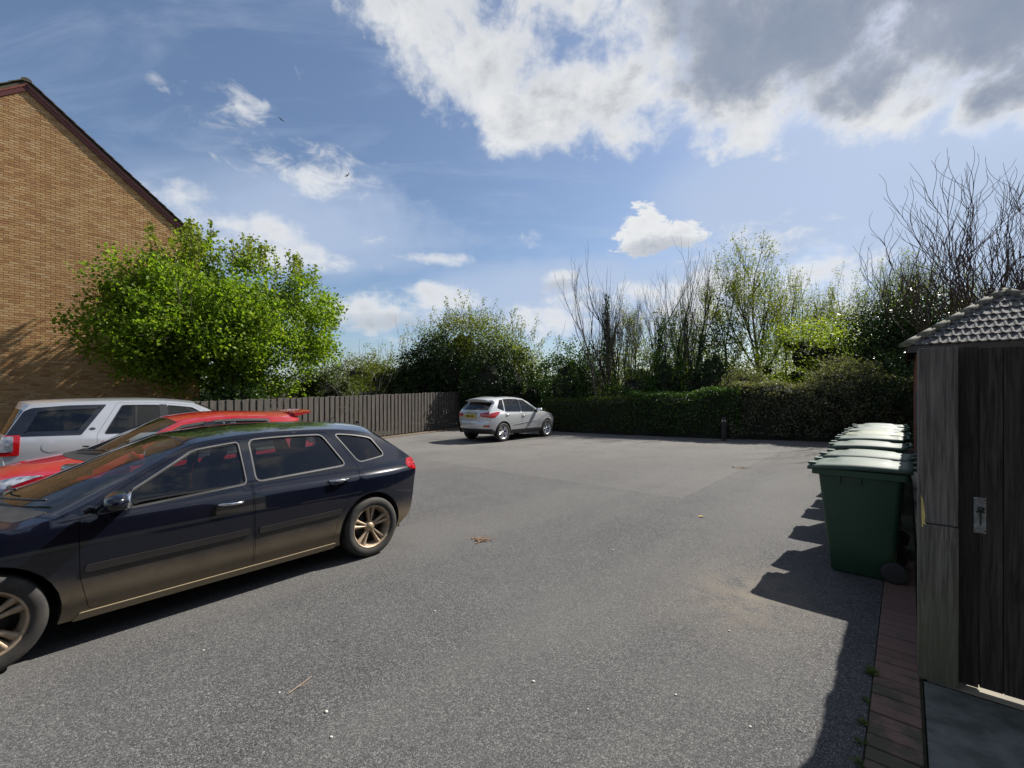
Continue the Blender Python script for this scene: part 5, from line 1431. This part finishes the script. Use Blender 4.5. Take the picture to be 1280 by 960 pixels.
LEAF_BUD = leafmat("spring_bud_leaf", [(0, (.105, .135, .018)), (.5, (.175, .205, .03)), (1, (.25, .26, .055))], .45)
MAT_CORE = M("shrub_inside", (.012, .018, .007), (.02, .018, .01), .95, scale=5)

def in_ellipsoid(n, shell=.5):
    d = unit(rng.normal(size=(n, 3))); r = rng.uniform(shell ** 3, 1, n) ** (1 / 3); return d * r[:, None]
def clumps(cent, per, sig):
    P = np.repeat(cent, per, 0); return P + rng.normal(size=P.shape) * sig

# ---- the maple by the house wall
mp = Vector((-10.55, 16.0, 0))
maple = thing("maple_tree", "round bright green maple tree in front of the brick house wall", "tree", mp)
MK = 1.5
w = Wood(11)
w.grow((0, 0, 0), (.02, .0, 1), 2.3, .15, 0, 0, [0], wob=.02, taper=.8)
for k in range(15):
    a = k * 2.4; el_ = w.r.uniform(.2, 1.25)
    d = Vector((math.cos(a) * math.cos(el_), math.sin(a) * math.cos(el_), math.sin(el_)))
    al = d.x * UX + d.y * UY; ac = d.x * UY - d.y * UX
    d = Vector((UX * al * 1.25 + UY * ac * .55, UY * al * 1.25 - UX * ac * .55, d.z))
    w.grow((0, 0, 1.4 + .09 * k), d, 2.8, .06, 1, 3, [0, 5, 4], wob=.1, up=.05, ang=(.4, .9))
w.g.to("trunk", MAT_BARK, maple, True)
def crown_pts(n, cu, cv, cz, ru, rv, rz, shell=.55):
    e = in_ellipsoid(n, shell)
    t_, s_, z_ = e[:, 0] * ru + cu, e[:, 1] * rv + cv, e[:, 2] * rz + cz
    return np.stack([t_ * UX + s_ * UY, t_ * UY - s_ * UX, z_], 1)
boughs = np.concatenate([crown_pts(96, .65, .1, 4.5, 3.75, 2.3, 2.4, .74), crown_pts(46, -.9, .5, 4.1, 2.6, 2.0, 1.9, .65), crown_pts(50, 1.5, .3, 3.9, 2.9, 2.0, 2.0, .72), crown_pts(14, 0, .3, 4.2, 2.4, 1.5, 1.6, .2)])
Cn = np.repeat(boughs, 6, 0) + rng.normal(size=(len(boughs) * 6, 3)) * np.array([.36, .36, .22])
keep = (Cn[:, 0] + mp.x) * UY - (Cn[:, 1] + mp.y) * UX > HS + .3
Cn = Cn[keep & (Cn[:, 2] > 1.7)]
Pl = clumps(Cn, 52, .18); Pl[:, 2] -= rng.exponential(.08, len(Pl))
keep = (Pl[:, 0] + mp.x) * UY - (Pl[:, 1] + mp.y) * UX > HS + .1
Pl = Pl[keep & (Pl[:, 2] > 1.45)]
leaves("crown", Pl, .118, LEAF_MAPLE, maple, .8, .8, droop=.5)
sh = []
wsh = G()
for k in range(46):                                    # upright young shoots on top
    t_ = rng.uniform(-2.7, 3.2); s_ = rng.uniform(-1.2, 1.2); zt = 4.5 + 2.4 * math.sqrt(max(.05, 1 - ((t_ - .65) / 3.75) ** 2 - (s_ / 2.3) ** 2))
    h = rng.uniform(.45, 1.25) * (1.25 if t_ < 0 else .75); p = Vector((t_ * UX + s_ * UY, t_ * UY - s_ * UX, zt - .35))
    q = p + Vector((rng.normal() * .13, rng.normal() * .13, h + .3)); wsh.tube([p, q], [.014, .006], 4, False)
    n = int(h * 75); f = rng.uniform(.1, 1.05, n)[:, None]
    sh.append(np.array(p) + (np.array(q) - np.array(p)) * f + rng.normal(size=(n, 3)) * .11 * (1.2 - f * .6))
kind(wsh.to("shoots", MAT_BARK, maple), 'stuff')
leaves("young_leaves", np.concatenate(sh), .13, LEAF_TIP, maple, .5, .75, droop=.3)

# ---- shrubs built of leafy clumps round opaque dark blobs that block the view through
def shrub(name, label, cat, x, y, rx, ry, z0, z1, mat_, n, size, rot=0.0, lumps=9, group=None, core=.72, sig=.16, per=30, up=.4, extra=None, cov=1.0):
    o = thing(name, label, cat, (x, y, gz(x, y) if y < 17 else 0), rot, group)
    r = np.random.default_rng(abs(hash(label)) % 1000 if False else int(abs(x * 131 + y * 17) * 10) % 9999)
    L = []; 
    for k in range(lumps):
        a = r.uniform(0, 6.3); q = math.sqrt(r.uniform(0, 1)) * .62; hh = r.uniform(.25, 1.0) * (1 - .45 * q)
        L.append((q * math.cos(a) * rx, q * math.sin(a) * ry, z0 + (z1 - z0) * hh * .72, r.uniform(.32, .5)))
    L.append((0, 0, z0 + (z1 - z0) * .45, .72))
    g = G()
    for (lx, ly, lz, q) in L:
        b0 = len(g.V); rr = (rx * q * core * .8, ry * q * core * .8, min((z1 - z0) * q * .8 * core * .8, lz - .02))
        g.blob((lx, ly, lz), rr, 11, 8)
        for i in range(b0, len(g.V)):
            k = r.uniform(.7, 1.08); v = g.V[i]; g.V[i] = (lx + (v[0] - lx) * k, ly + (v[1] - ly) * k, lz + (v[2] - lz) * k)
    tw = Wood(int(x * 10) % 97)
    for k in range(5): tw.grow((r.uniform(-.3, .3) * rx, r.uniform(-.3, .3) * ry, 0), (r.normal() * .35, r.normal() * .35, 1), (z1 - z0) * .8 + z0 * .5, .035, 0, 1, [3], wob=.1)
    g.add(tw.g.V, tw.g.F)
    g.to("stems", MAT_CORE, o)  # solid dark filler blobs plus a few real twigs
    P = []
    for i, (lx, ly, lz, q) in enumerate(L):
        ax_ = np.array([rx * q, ry * q, (z1 - z0) * q * .8]); area = 4.2 * math.pi * (ax_.prod()) ** (2 / 3)
        m_ = max(3, int(n / 9000 * area / (size * size * .34) / per * cov)); d = unit(r.normal(size=(m_, 3)))
        c = np.array([lx, ly, lz]) + d * ax_ * r.uniform(.72, 1.06, m_)[:, None]
        c = c[c[:, 2] > max(.05, z0 * .6)]
        for j, (mx_, my_, mz_, mq) in enumerate(L):    # leave out what lies deep inside a neighbour
            if j != i and len(c): c = c[(((c - np.array([mx_, my_, mz_])) / np.array([rx * mq, ry * mq, (z1 - z0) * mq * .8])) ** 2).sum(1) > .55]
        P.append(c)
    c = np.concatenate(P)
    Pl = np.repeat(c, per, 0) + r.normal(size=(len(c) * per, 3)) * sig
    Pl = Pl[Pl[:, 2] > .03]
    leaves("foliage", Pl, size, mat_, o, up)
    if extra: extra(o, r, L)
    return o
def sprays(mat_, n, hmin, hmax, size, per_m, xr, yr, zb, zt):
    """upright leafy shoots above a shrub"""
    def f(o, r, L):
        g = G(); P = []
        for k in range(n):
            x, y = r.uniform(-1, 1) * xr, r.uniform(-1, 1) * yr
            q = 1 - (x / xr) ** 2; z = zb + (zt - zb) * max(0, q) ** .6 * r.uniform(.75, 1.05)
            h = r.uniform(hmin, hmax); p = np.array([x, y, z]); e = p + np.array([r.normal() * .25 * h + .15 * h * x / xr, r.normal() * .2 * h, h])
            g.tube([Vector(p), Vector((p + e) / 2 + r.normal(size=3) * .04), Vector(e)], [.014, .009, .004], 3, False)
            m_ = int(h * per_m); t = r.uniform(0, 1.03, m_)[:, None]; P.append(p + (e - p) * t + r.normal(size=(m_, 3)) * (.15 * (1.1 - t * .7)))
        kind(g.to("shoots", MAT_BARK, o), "stuff"); leaves("shoot_leaves", np.concatenate(P), size, mat_, o, .4)
    return f
shrub("evergreen_shrub", "dark evergreen shrub rising behind the far end of the board fence", "shrub", -4.3, 25.2, 3.0, 1.8, .2, 4.9, LEAF_DARK, 9000, .12)
shrub("evergreen_shrub", "dark evergreen shrub directly behind the roof of the silver crossover", "shrub", -.6, 23.9, 2.9, 1.7, .1, 4.5, LEAF_DARK, 9000, .12)
shrub("laurel_shrub", "rounded dark laurel right of the silver crossover, left of the thin sapling", "shrub", 3.0, 22.6, 2.4, 1.5, .1, 4.3, LEAF_IVY, 8000, .12, extra=sprays(LEAF_HAW, 16, .4, .9, .09, 40, 2.2, 1, 3.0, 3.9))
shrub("hawthorn_tree", "broad hawthorn with yellow green sprays above the dark shrubs", "tree", -2.3, 26.6, 4.3, 2.0, 1.8, 6.2, LEAF_HAW, 9000, .11, lumps=16, core=.5, sig=.28, per=22,
      extra=sprays(LEAF_HAW, 70, .5, 1.6, .10, 42, 4.2, 1.6, 3.6, 6.0))
shrub("pale_bush", "pale olive bush left of the evergreens, beyond the fence", "shrub", -7.6, 26.0, 2.1, 1.3, .2, 4.0, LEAF_HAW, 4500, .10, core=.6, extra=sprays(LEAF_HAW, 22, .5, 1.3, .09, 36, 2.0, 1, 2.6, 3.6))
shrub("distant_bush", "hazy grey green bush low beyond the fence beside the maple", "shrub", -14.5, 42, 5, 2.5, .2, 5.0, LEAF_GREY, 4500, .2, sig=.3)
shrub("distant_bush", "far olive bush beyond the fence, right of the maple crown", "shrub", -9.5, 40, 4, 2.5, .2, 4.4, LEAF_HEDGE, 4500, .2, sig=.3)
shrub("climber", "yellow green climber along the top of the fence beyond", "climber", -7.4, 22.6, 2.6, .35, 1.25, 2.05, LEAF_TIP, 1800, .09, rot=.94, lumps=12, sig=.1)
# dead pale shrub standing over the fence
w = Wood(31); dead = thing("bare_shrub", "leafless pale shrub poking above the board fence", "shrub", (-6.3, 19.6, 0))
for k in range(4): w.grow((rng.normal() * .1, 0, .6), (rng.normal() * .45, rng.normal() * .2, 1), 1.6, .03, 0, 2, [3, 2], wob=.12)
w.g.to("branches", MAT_BARK_PALE, dead)

# ---- the hedge along the back of the car park, one thing for each kind of growth
def hedge(name, label, a, b, depth, h0, h1, mat_, size, dens, rough=.1, seed=1, toptrim=True, mat2=None):
    a, b = Vector((*a, 0)), Vector((*b, 0)); d = b - a; L = d.length; ang = math.atan2(d.y, d.x)
    o = thing(name, label, "hedge", a, ang); r = np.random.default_rng(seed)
    ph = r.uniform(0, 6, 6)
    def H(x): return h0 + (h1 - h0) * x / L + rough * (np.sin(x * 1.7 + ph[0]) * .6 + np.sin(x * 4.1 + ph[1]) * .4)
    def Fr(x, z): return rough * .8 * (np.sin(x * 2.3 + z * 1.9 + ph[2]) + .6 * np.sin(x * 5.2 - z * 3 + ph[3]))
    nx, nz = int(L / .3) + 2, 6; V = []; F = []
    xs = np.linspace(0, L, nx)
    for x in xs:                                       # opaque dark core added to block the view through
        h = float(H(x)) - .12
        for (y, z) in ((.22, 0), (.18, h * .5), (.22, h * .9), (.4, h), (depth - .3, h), (depth - .12, h * .8), (depth - .12, 0)):
            V.append((x, y + float(Fr(x, z)) * (1 if y < depth / 2 else -1), z))
    for i in range(nx - 1):
        for k in range(6): F.append((i * 7 + k, (i + 1) * 7 + k, (i + 1) * 7 + k + 1, i * 7 + k + 1))
    F.append(tuple(range(7))); F.append(tuple((nx - 1) * 7 + k for k in range(7))[::-1])
    mk("stems", V, F, MAT_CORE, o)  # one solid dark filler, no separate branches
    area = L * (h0 + h1) / 2; n = int(area * dens)
    x = r.uniform(0, L, n); z = r.uniform(0.05, 1, n) ** .8 * H(x); y = Fr(x, z) + .1 + np.abs(r.normal(size=n)) * .07 - .03
    P1 = np.stack([x, y, z], 1)
    n2 = int(L * depth * dens * 1.1); x = r.uniform(0, L, n2); y = r.uniform(0, depth, n2); z = H(x) + r.normal(size=n2) * .04 - .12 * (np.abs(y / depth - .5) * 2) ** 3
    P2 = np.stack([x, y, z], 1)
    n3 = int(depth * max(h0, h1) * dens * .6); P3 = np.concatenate([np.stack([np.full(n3, xx) + r.normal(size=n3) * .05, r.uniform(0, depth, n3), r.uniform(0, 1, n3) * H(xx)], 1) for xx in (0.0, L)])
    out_ = np.concatenate([np.tile([0, -1, .2], (n, 1)), np.tile([0, 0, 1.0], (n2, 1)), np.tile([0, -.3, .3], (2 * n3, 1))])
    leaves("foliage", np.concatenate([P1, P2, P3]), size, mat_, o, .1, .6, out_)
    return o
hedge("clipped_hedge", "neatly clipped low hedge starting at the silver crossover's bonnet", (1.5, 20.75), (4.9, 18.72), 1.3, 1.5, 1.62, LEAF_HEDGE, .075, 420, .05, 1)
hedge("ivy_hedge", "glossy green ivy covered hedge in the middle, taller than the clipped hedge", (4.85, 18.75), (8.5, 16.8), 1.4, 1.72, 1.95, LEAF_IVY, .10, 330, .12, 2)
hedge("grey_leaved_hedge", "high grey green hedge right of the bollard, bushy on top", (8.3, 16.9), (13.6, 14.75), 1.9, 2.05, 2.35, LEAF_GREY, .085, 400, .15, 3)
shrub("grey_shrub", "rounded grey green shrub on the hedge's right end", "shrub", 11.75, 16.2, 1.6, 1.1, .8, 2.95, LEAF_GREY, 8000, .08, sig=.1, lumps=12)
shrub("grey_shrub", "twiggy grey green mound behind the middle of the grey hedge", "shrub", 9.4, 18.2, 1.6, 1.1, .8, 2.7, LEAF_GREY, 5000, .09, sig=.14)

# ---- undergrowth and trees behind the hedge
shrub("ivy_bush", "ivy bush behind the clipped hedge at the ivy clad trunk", "shrub", 5.6, 20.6, 1.7, 1.1, .3, 3.0, LEAF_IVY, 5000, .11)
shrub("bramble_bush", "pale twiggy bramble behind the clipped hedge by the thin sapling", "shrub", 4.2, 20.9, 1.0, .9, .2, 2.6, LEAF_GREY, 1600, .09, core=.4, sig=.22)
shrub("ivy_bush", "tall ivy column bush left of the twin bare trunks", "shrub", 7.2, 21.0, 1.1, 1.0, .5, 4.5, LEAF_IVY, 4500, .11, core=.6, extra=sprays(LEAF_IVY, 14, .6, 1.4, .10, 40, .9, .7, 3.4, 4.6))
shrub("ivy_bush", "ivy bush in the centre behind the ivy hedge", "shrub", 8.8, 19.8, 1.6, 1.1, .3, 3.2, LEAF_DARK, 5000, .11)
shrub("green_bush", "loose mid green bush right of the twin bare trunks", "shrub", 9.8, 21.6, 1.6, 1.1, .4, 4.9, LEAF_IVY, 4200, .11, core=.45, sig=.25, extra=sprays(LEAF_IVY, 18, .6, 1.3, .10, 34, 1.4, .8, 3.2, 4.6))
shrub("lime_bush", "vivid lime green bush above the grey hedge", "shrub", 13.1, 20.2, 3.3, 1.4, 2.0, 4.95, LEAF_LIME, 5200, .12, lumps=20, core=.3, sig=.24, up=1.6)
shrub("green_bush", "dull olive bush right of the lime bush, behind the grey shrub", "shrub", 14.3, 17.6, 1.7, 1.2, .3, 3.7, LEAF_HEDGE, 5000, .10)
shrub("dark_conifer", "big dark evergreen towering behind the garage roof", "tree", 16.6, 18.2, 3.4, 1.8, .6, 5.7, LEAF_DARK, 8500, .12, lumps=22, sig=.34, core=.6)
shrub("dark_bush", "dark bush filling the gap between grey hedge and garage", "shrub", 13.2, 15.6, 1.4, 1.3, .1, 3.0, LEAF_DARK, 5500, .11)
shrub("olive_thicket", "olive thicket far behind the lime bush, topped with bare twigs", "shrub", 18.6, 26.6, 4.2, 2.0, .5, 7.0, LEAF_BUD, 4500, .11, core=.3, sig=.45, lumps=18, extra=sprays(LEAF_BUD, 40, .8, 2.0, .10, 26, 4, 1.5, 4.4, 6.6))
shrub("olive_thicket", "thin olive thicket far behind, left of the bud green tree", "shrub", 9.8, 26.6, 5.0, 2.0, .3, 5.2, LEAF_BUD, 4500, .11, core=.35, sig=.45, lumps=18, extra=sprays(LEAF_BUD, 40, .8, 2.0, .10, 26, 4.6, 1.5, 3.0, 5.0))
shrub("olive_thicket", "olive thicket far right behind the dark evergreen", "shrub", 24.5, 25.5, 4.4, 2.0, .5, 7.6, LEAF_BUD, 4500, .11, core=.35, sig=.45, lumps=18, extra=sprays(LEAF_BUD, 40, .8, 2.0, .10, 26, 4, 1.5, 5, 7.2))
def bare(label, x, y, top, seed, lean=(0, 0), kids=(5, 4, 3), r0=.09, ivy=0, mat_=None, buds=None, nbud=0, maxl=3, name="bare_tree", ang=(.25, .55), wob=.07, curl=0.0, first=.55, stems=1, up=.16, shrink=(.45, .7)):
    o = thing(name, label, "tree", (x, y, 0)); w = Wood(seed)
    for k in range(stems):
        a = w.r.uniform(0, 6.3); q = .0 if stems == 1 else .28
        w.grow((q * math.cos(a), q * math.sin(a), 0), (lean[0] + q * math.cos(a) * .6, lean[1] + q * math.sin(a) * .6, 1), top * first, r0 * (1 if k == 0 else .7), 0, maxl, kids, wob=wob, up=up, ang=ang, taper=.55, seg=7, curl=curl, shrink=shrink)
    zmax = max(v[2] for v in w.g.V); f = top / zmax
    w.g.V = [(v[0] * (.55 + .45 * f), v[1] * (.55 + .45 * f), v[2] * f) for v in w.g.V]
    w.g.to("trunk", mat_ or MAT_BARK, o, True)
    if ivy:
        n = int(ivy * 420); z = .4 + (ivy + .8 - .4) * rng.beta(1.1, 1.5, n); a = rng.uniform(0, 6.3, n); rr = (.05 + .13 * np.abs(rng.normal(size=n))) * (1.45 - z / ivy * 1.05) + .03
        tr = [Vector(w.g.V[i * 7]) for i in range(8)]
        cx = np.interp(z, [t.z for t in tr], [t.x for t in tr]); cy = np.interp(z, [t.z for t in tr], [t.y for t in tr])
        leaves("ivy", np.stack([cx + rr * np.cos(a), cy + rr * np.sin(a), z], 1), .11, LEAF_IVY, o, .2)
    if buds:
        th = np.array([(p.x * (.55 + .45 * f), p.y * (.55 + .45 * f), p.z * f) for p in w.thin]); idx = rng.integers(0, len(th), nbud)
        leaves("new_leaves", th[idx] + rng.normal(size=(nbud, 3)) * .09, .09, buds, o, .4)
    return o
bare("thin slanting bare sapling between laurel and ivy clad tree", 4.1, 20.9, 8.2, 3, lean=(-.10, 0), kids=(10, 5, 3), r0=.05, mat_=MAT_BARK_PALE, ang=(.25, .5), first=.8, shrink=(.3, .5))
bare("bare tree with a thick ivy clad trunk", 5.15, 21.3, 8.9, 5, kids=(9, 7, 4), r0=.12, ivy=5.6, ang=(.25, .5), stems=2)
bare("bare tree just right of the ivy clad trunk", 6.0, 23.2, 7.4, 6, kids=(7, 6, 4), r0=.06, stems=2)
bare("bare tree with curving twigs left of the twin trunks", 7.3, 22.4, 8.4, 8, lean=(-.05, 0), kids=(8, 6, 4), r0=.08, ivy=4.6, wob=.1)
bare("left one of the straight twin bare trunks", 8.6, 23.0, 9.0, 9, kids=(8, 6, 4), r0=.09, ivy=3.4)
bare("right one of the straight twin bare trunks", 9.25, 22.3, 9.6, 10, kids=(8, 6, 4), r0=.09, ivy=3.9)
bare("tallest budding tree with scattered spring leaves above the lime bush", 12.1, 22.0, 10.1, 12, kids=(9, 7, 5), r0=.12, buds=LEAF_BUD, nbud=7000, ang=(.35, .7), first=.5)
bare("slender budding tree left of the tallest budding tree", 10.9, 22.8, 8.3, 13, lean=(-.1, 0), kids=(6, 5, 3), r0=.08, buds=LEAF_BUD, nbud=4200, ang=(.35, .7))
bare("wispy grey tree right of the tallest budding tree", 16.6, 26.0, 9.6, 14, kids=(9, 7, 4), r0=.08, ang=(.25, .5), mat_=MAT_BARK_PALE)
bare("wispy grey tree above the olive thicket", 18.4, 26.2, 9.3, 15, kids=(9, 7, 4), r0=.08, buds=LEAF_BUD, nbud=3600, ang=(.3, .6))
bare("wispy tree fourth from the twisted willow", 20.6, 25.0, 9.9, 16, kids=(9, 7, 4), r0=.08, buds=LEAF_BUD, nbud=2000, ang=(.25, .5), mat_=MAT_BARK_PALE)
bare("wispy tree third from the twisted willow", 21.9, 26.0, 10.4, 17, kids=(9, 7, 4), r0=.08, buds=LEAF_BUD, nbud=2000, ang=(.25, .5))
bare("wispy tree second from the twisted willow", 22.9, 25.4, 10.0, 18, kids=(9, 7, 4), r0=.08, ang=(.25, .5), mat_=MAT_BARK_PALE)
def willow(label, x, y, top, seed, n):
    """stems that snake upwards and arch over at the top"""
    o = thing("twisted_willow", label, "tree", (x, y, 0)); r_ = random.Random(seed); g = G()
    def strand(p, d, L, r, lev, side):
        k = 14 if lev == 0 else 9; pts = [Vector(p)]; rad = [r]; d = Vector(d).normalized(); ph = r_.uniform(0, 6.3); fq = r_.uniform(.5, .95); am = r_.uniform(.12, .26)
        ax = Vector((r_.gauss(0, 1), r_.gauss(0, .6), 0)).normalized()
        for i in range(k):
            f = i / k
            d = (d + ax * am * math.sin(ph + i * fq) + Vector((side * (.13 if f > .6 else -.02), 0, .13 if f < .62 else -.30 * (f - .5) * (1.3 if lev else 1.0)))).normalized()
            pts.append(pts[-1] + d * L / k); rad.append(r * (1 - .8 * (i + 1) / k) + .004)
        g.tube(pts, rad, 6 if lev == 0 else 4 if lev == 1 else 3, cap=False)
        if lev < 2:
            for j in range(9 if lev == 0 else 5):
                i = r_.randint(3, k - 2); dd = (pts[i + 1] - pts[i]).normalized(); a = r_.uniform(0, 6.3)
                nd = (dd + Vector((math.cos(a), math.sin(a) * .7, .35)) * r_.uniform(.25, .5)).normalized()
                strand(pts[i], nd, L * r_.uniform(.32, .55), max(.006, rad[i] * .5), lev + 1, side * r_.uniform(.2, 1.3) if r_.random() < .8 else -side)
    for q in range(n):
        a = r_.uniform(0, 6.3); side = r_.choice((1, 1, -.6)); tilt = r_.uniform(.0, .14)
        strand((.35 * math.cos(a), .3 * math.sin(a), 0), (tilt * math.cos(a), tilt * math.sin(a) * .6, 1), top * r_.uniform(.88, 1.12), r_.uniform(.04, .07), 0, side)
    zmax = max(v[2] for v in g.V); f = top / zmax
    g.V = [(v[0], v[1], v[2] * f) for v in g.V]
    g.to("trunk", MAT_BARK_RED, o, True)
willow("large twisted willow with curling bare branches above the garage", 16.7, 16.4, 10.9, 34, 10)
willow("second twisted willow at the right edge of the picture", 18.3, 16.4, 10.4, 27, 9)
shrub("green_bush", "leafy green bush just behind the fence, under the maple's right side", "shrub", -8.6, 20.4, 2.2, 1.2, .2, 3.0, LEAF_HEDGE, 8000, .12)
shrub("green_bush", "dark low bush behind the fence at the maple's trunk", "shrub", -9.6, 15.2, 1.5, .9, .1, 2.3, LEAF_IVY, 7000, .12)
# far belt of trees beyond everything, too far to tell apart
r = np.random.default_rng(3); n = 26000
fx = r.uniform(-70, 90, n); fz = r.uniform(0, 1, n) ** .7 * (4.2 + 1.4 * np.sin(fx * .21) + 1.0 * np.sin(fx * .57 + 1)); fy = 72 + r.normal(size=n) * 1.5
ow = thing("distant_wood", "low hazy belt of trees along the horizon beyond the car park", "trees"); ow['kind'] = 'stuff'
leaves("foliage", np.stack([fx, fy, fz], 1), .5, LEAF_HEDGE, ow, .3)

bare("thin budding tree between ivy clad trunk and twin trunks, farther back", 6.9, 24.6, 7.6, 41, kids=(8, 6, 4), r0=.06, buds=LEAF_BUD, nbud=2200, stems=2)
bare("budding tree behind the twin bare trunks", 10.0, 25.2, 8.4, 42, kids=(9, 6, 4), r0=.07, buds=LEAF_BUD, nbud=3200, stems=2)
bare("fine twigged tree between the budding tree and the olive thicket", 14.4, 24.6, 9.0, 43, kids=(9, 6, 4), r0=.07, buds=LEAF_BUD, nbud=2600, stems=2)
bare("fine twigged tree behind the dark evergreen", 19.4, 23.0, 8.6, 44, kids=(9, 6, 4), r0=.07, buds=LEAF_BUD, nbud=1800, stems=2)
bare("pale thin tree right behind the first twisted willow", 24.4, 26.5, 10.6, 45, kids=(9, 6, 4), r0=.07, buds=LEAF_BUD, nbud=1800, stems=2, mat_=MAT_BARK_PALE)
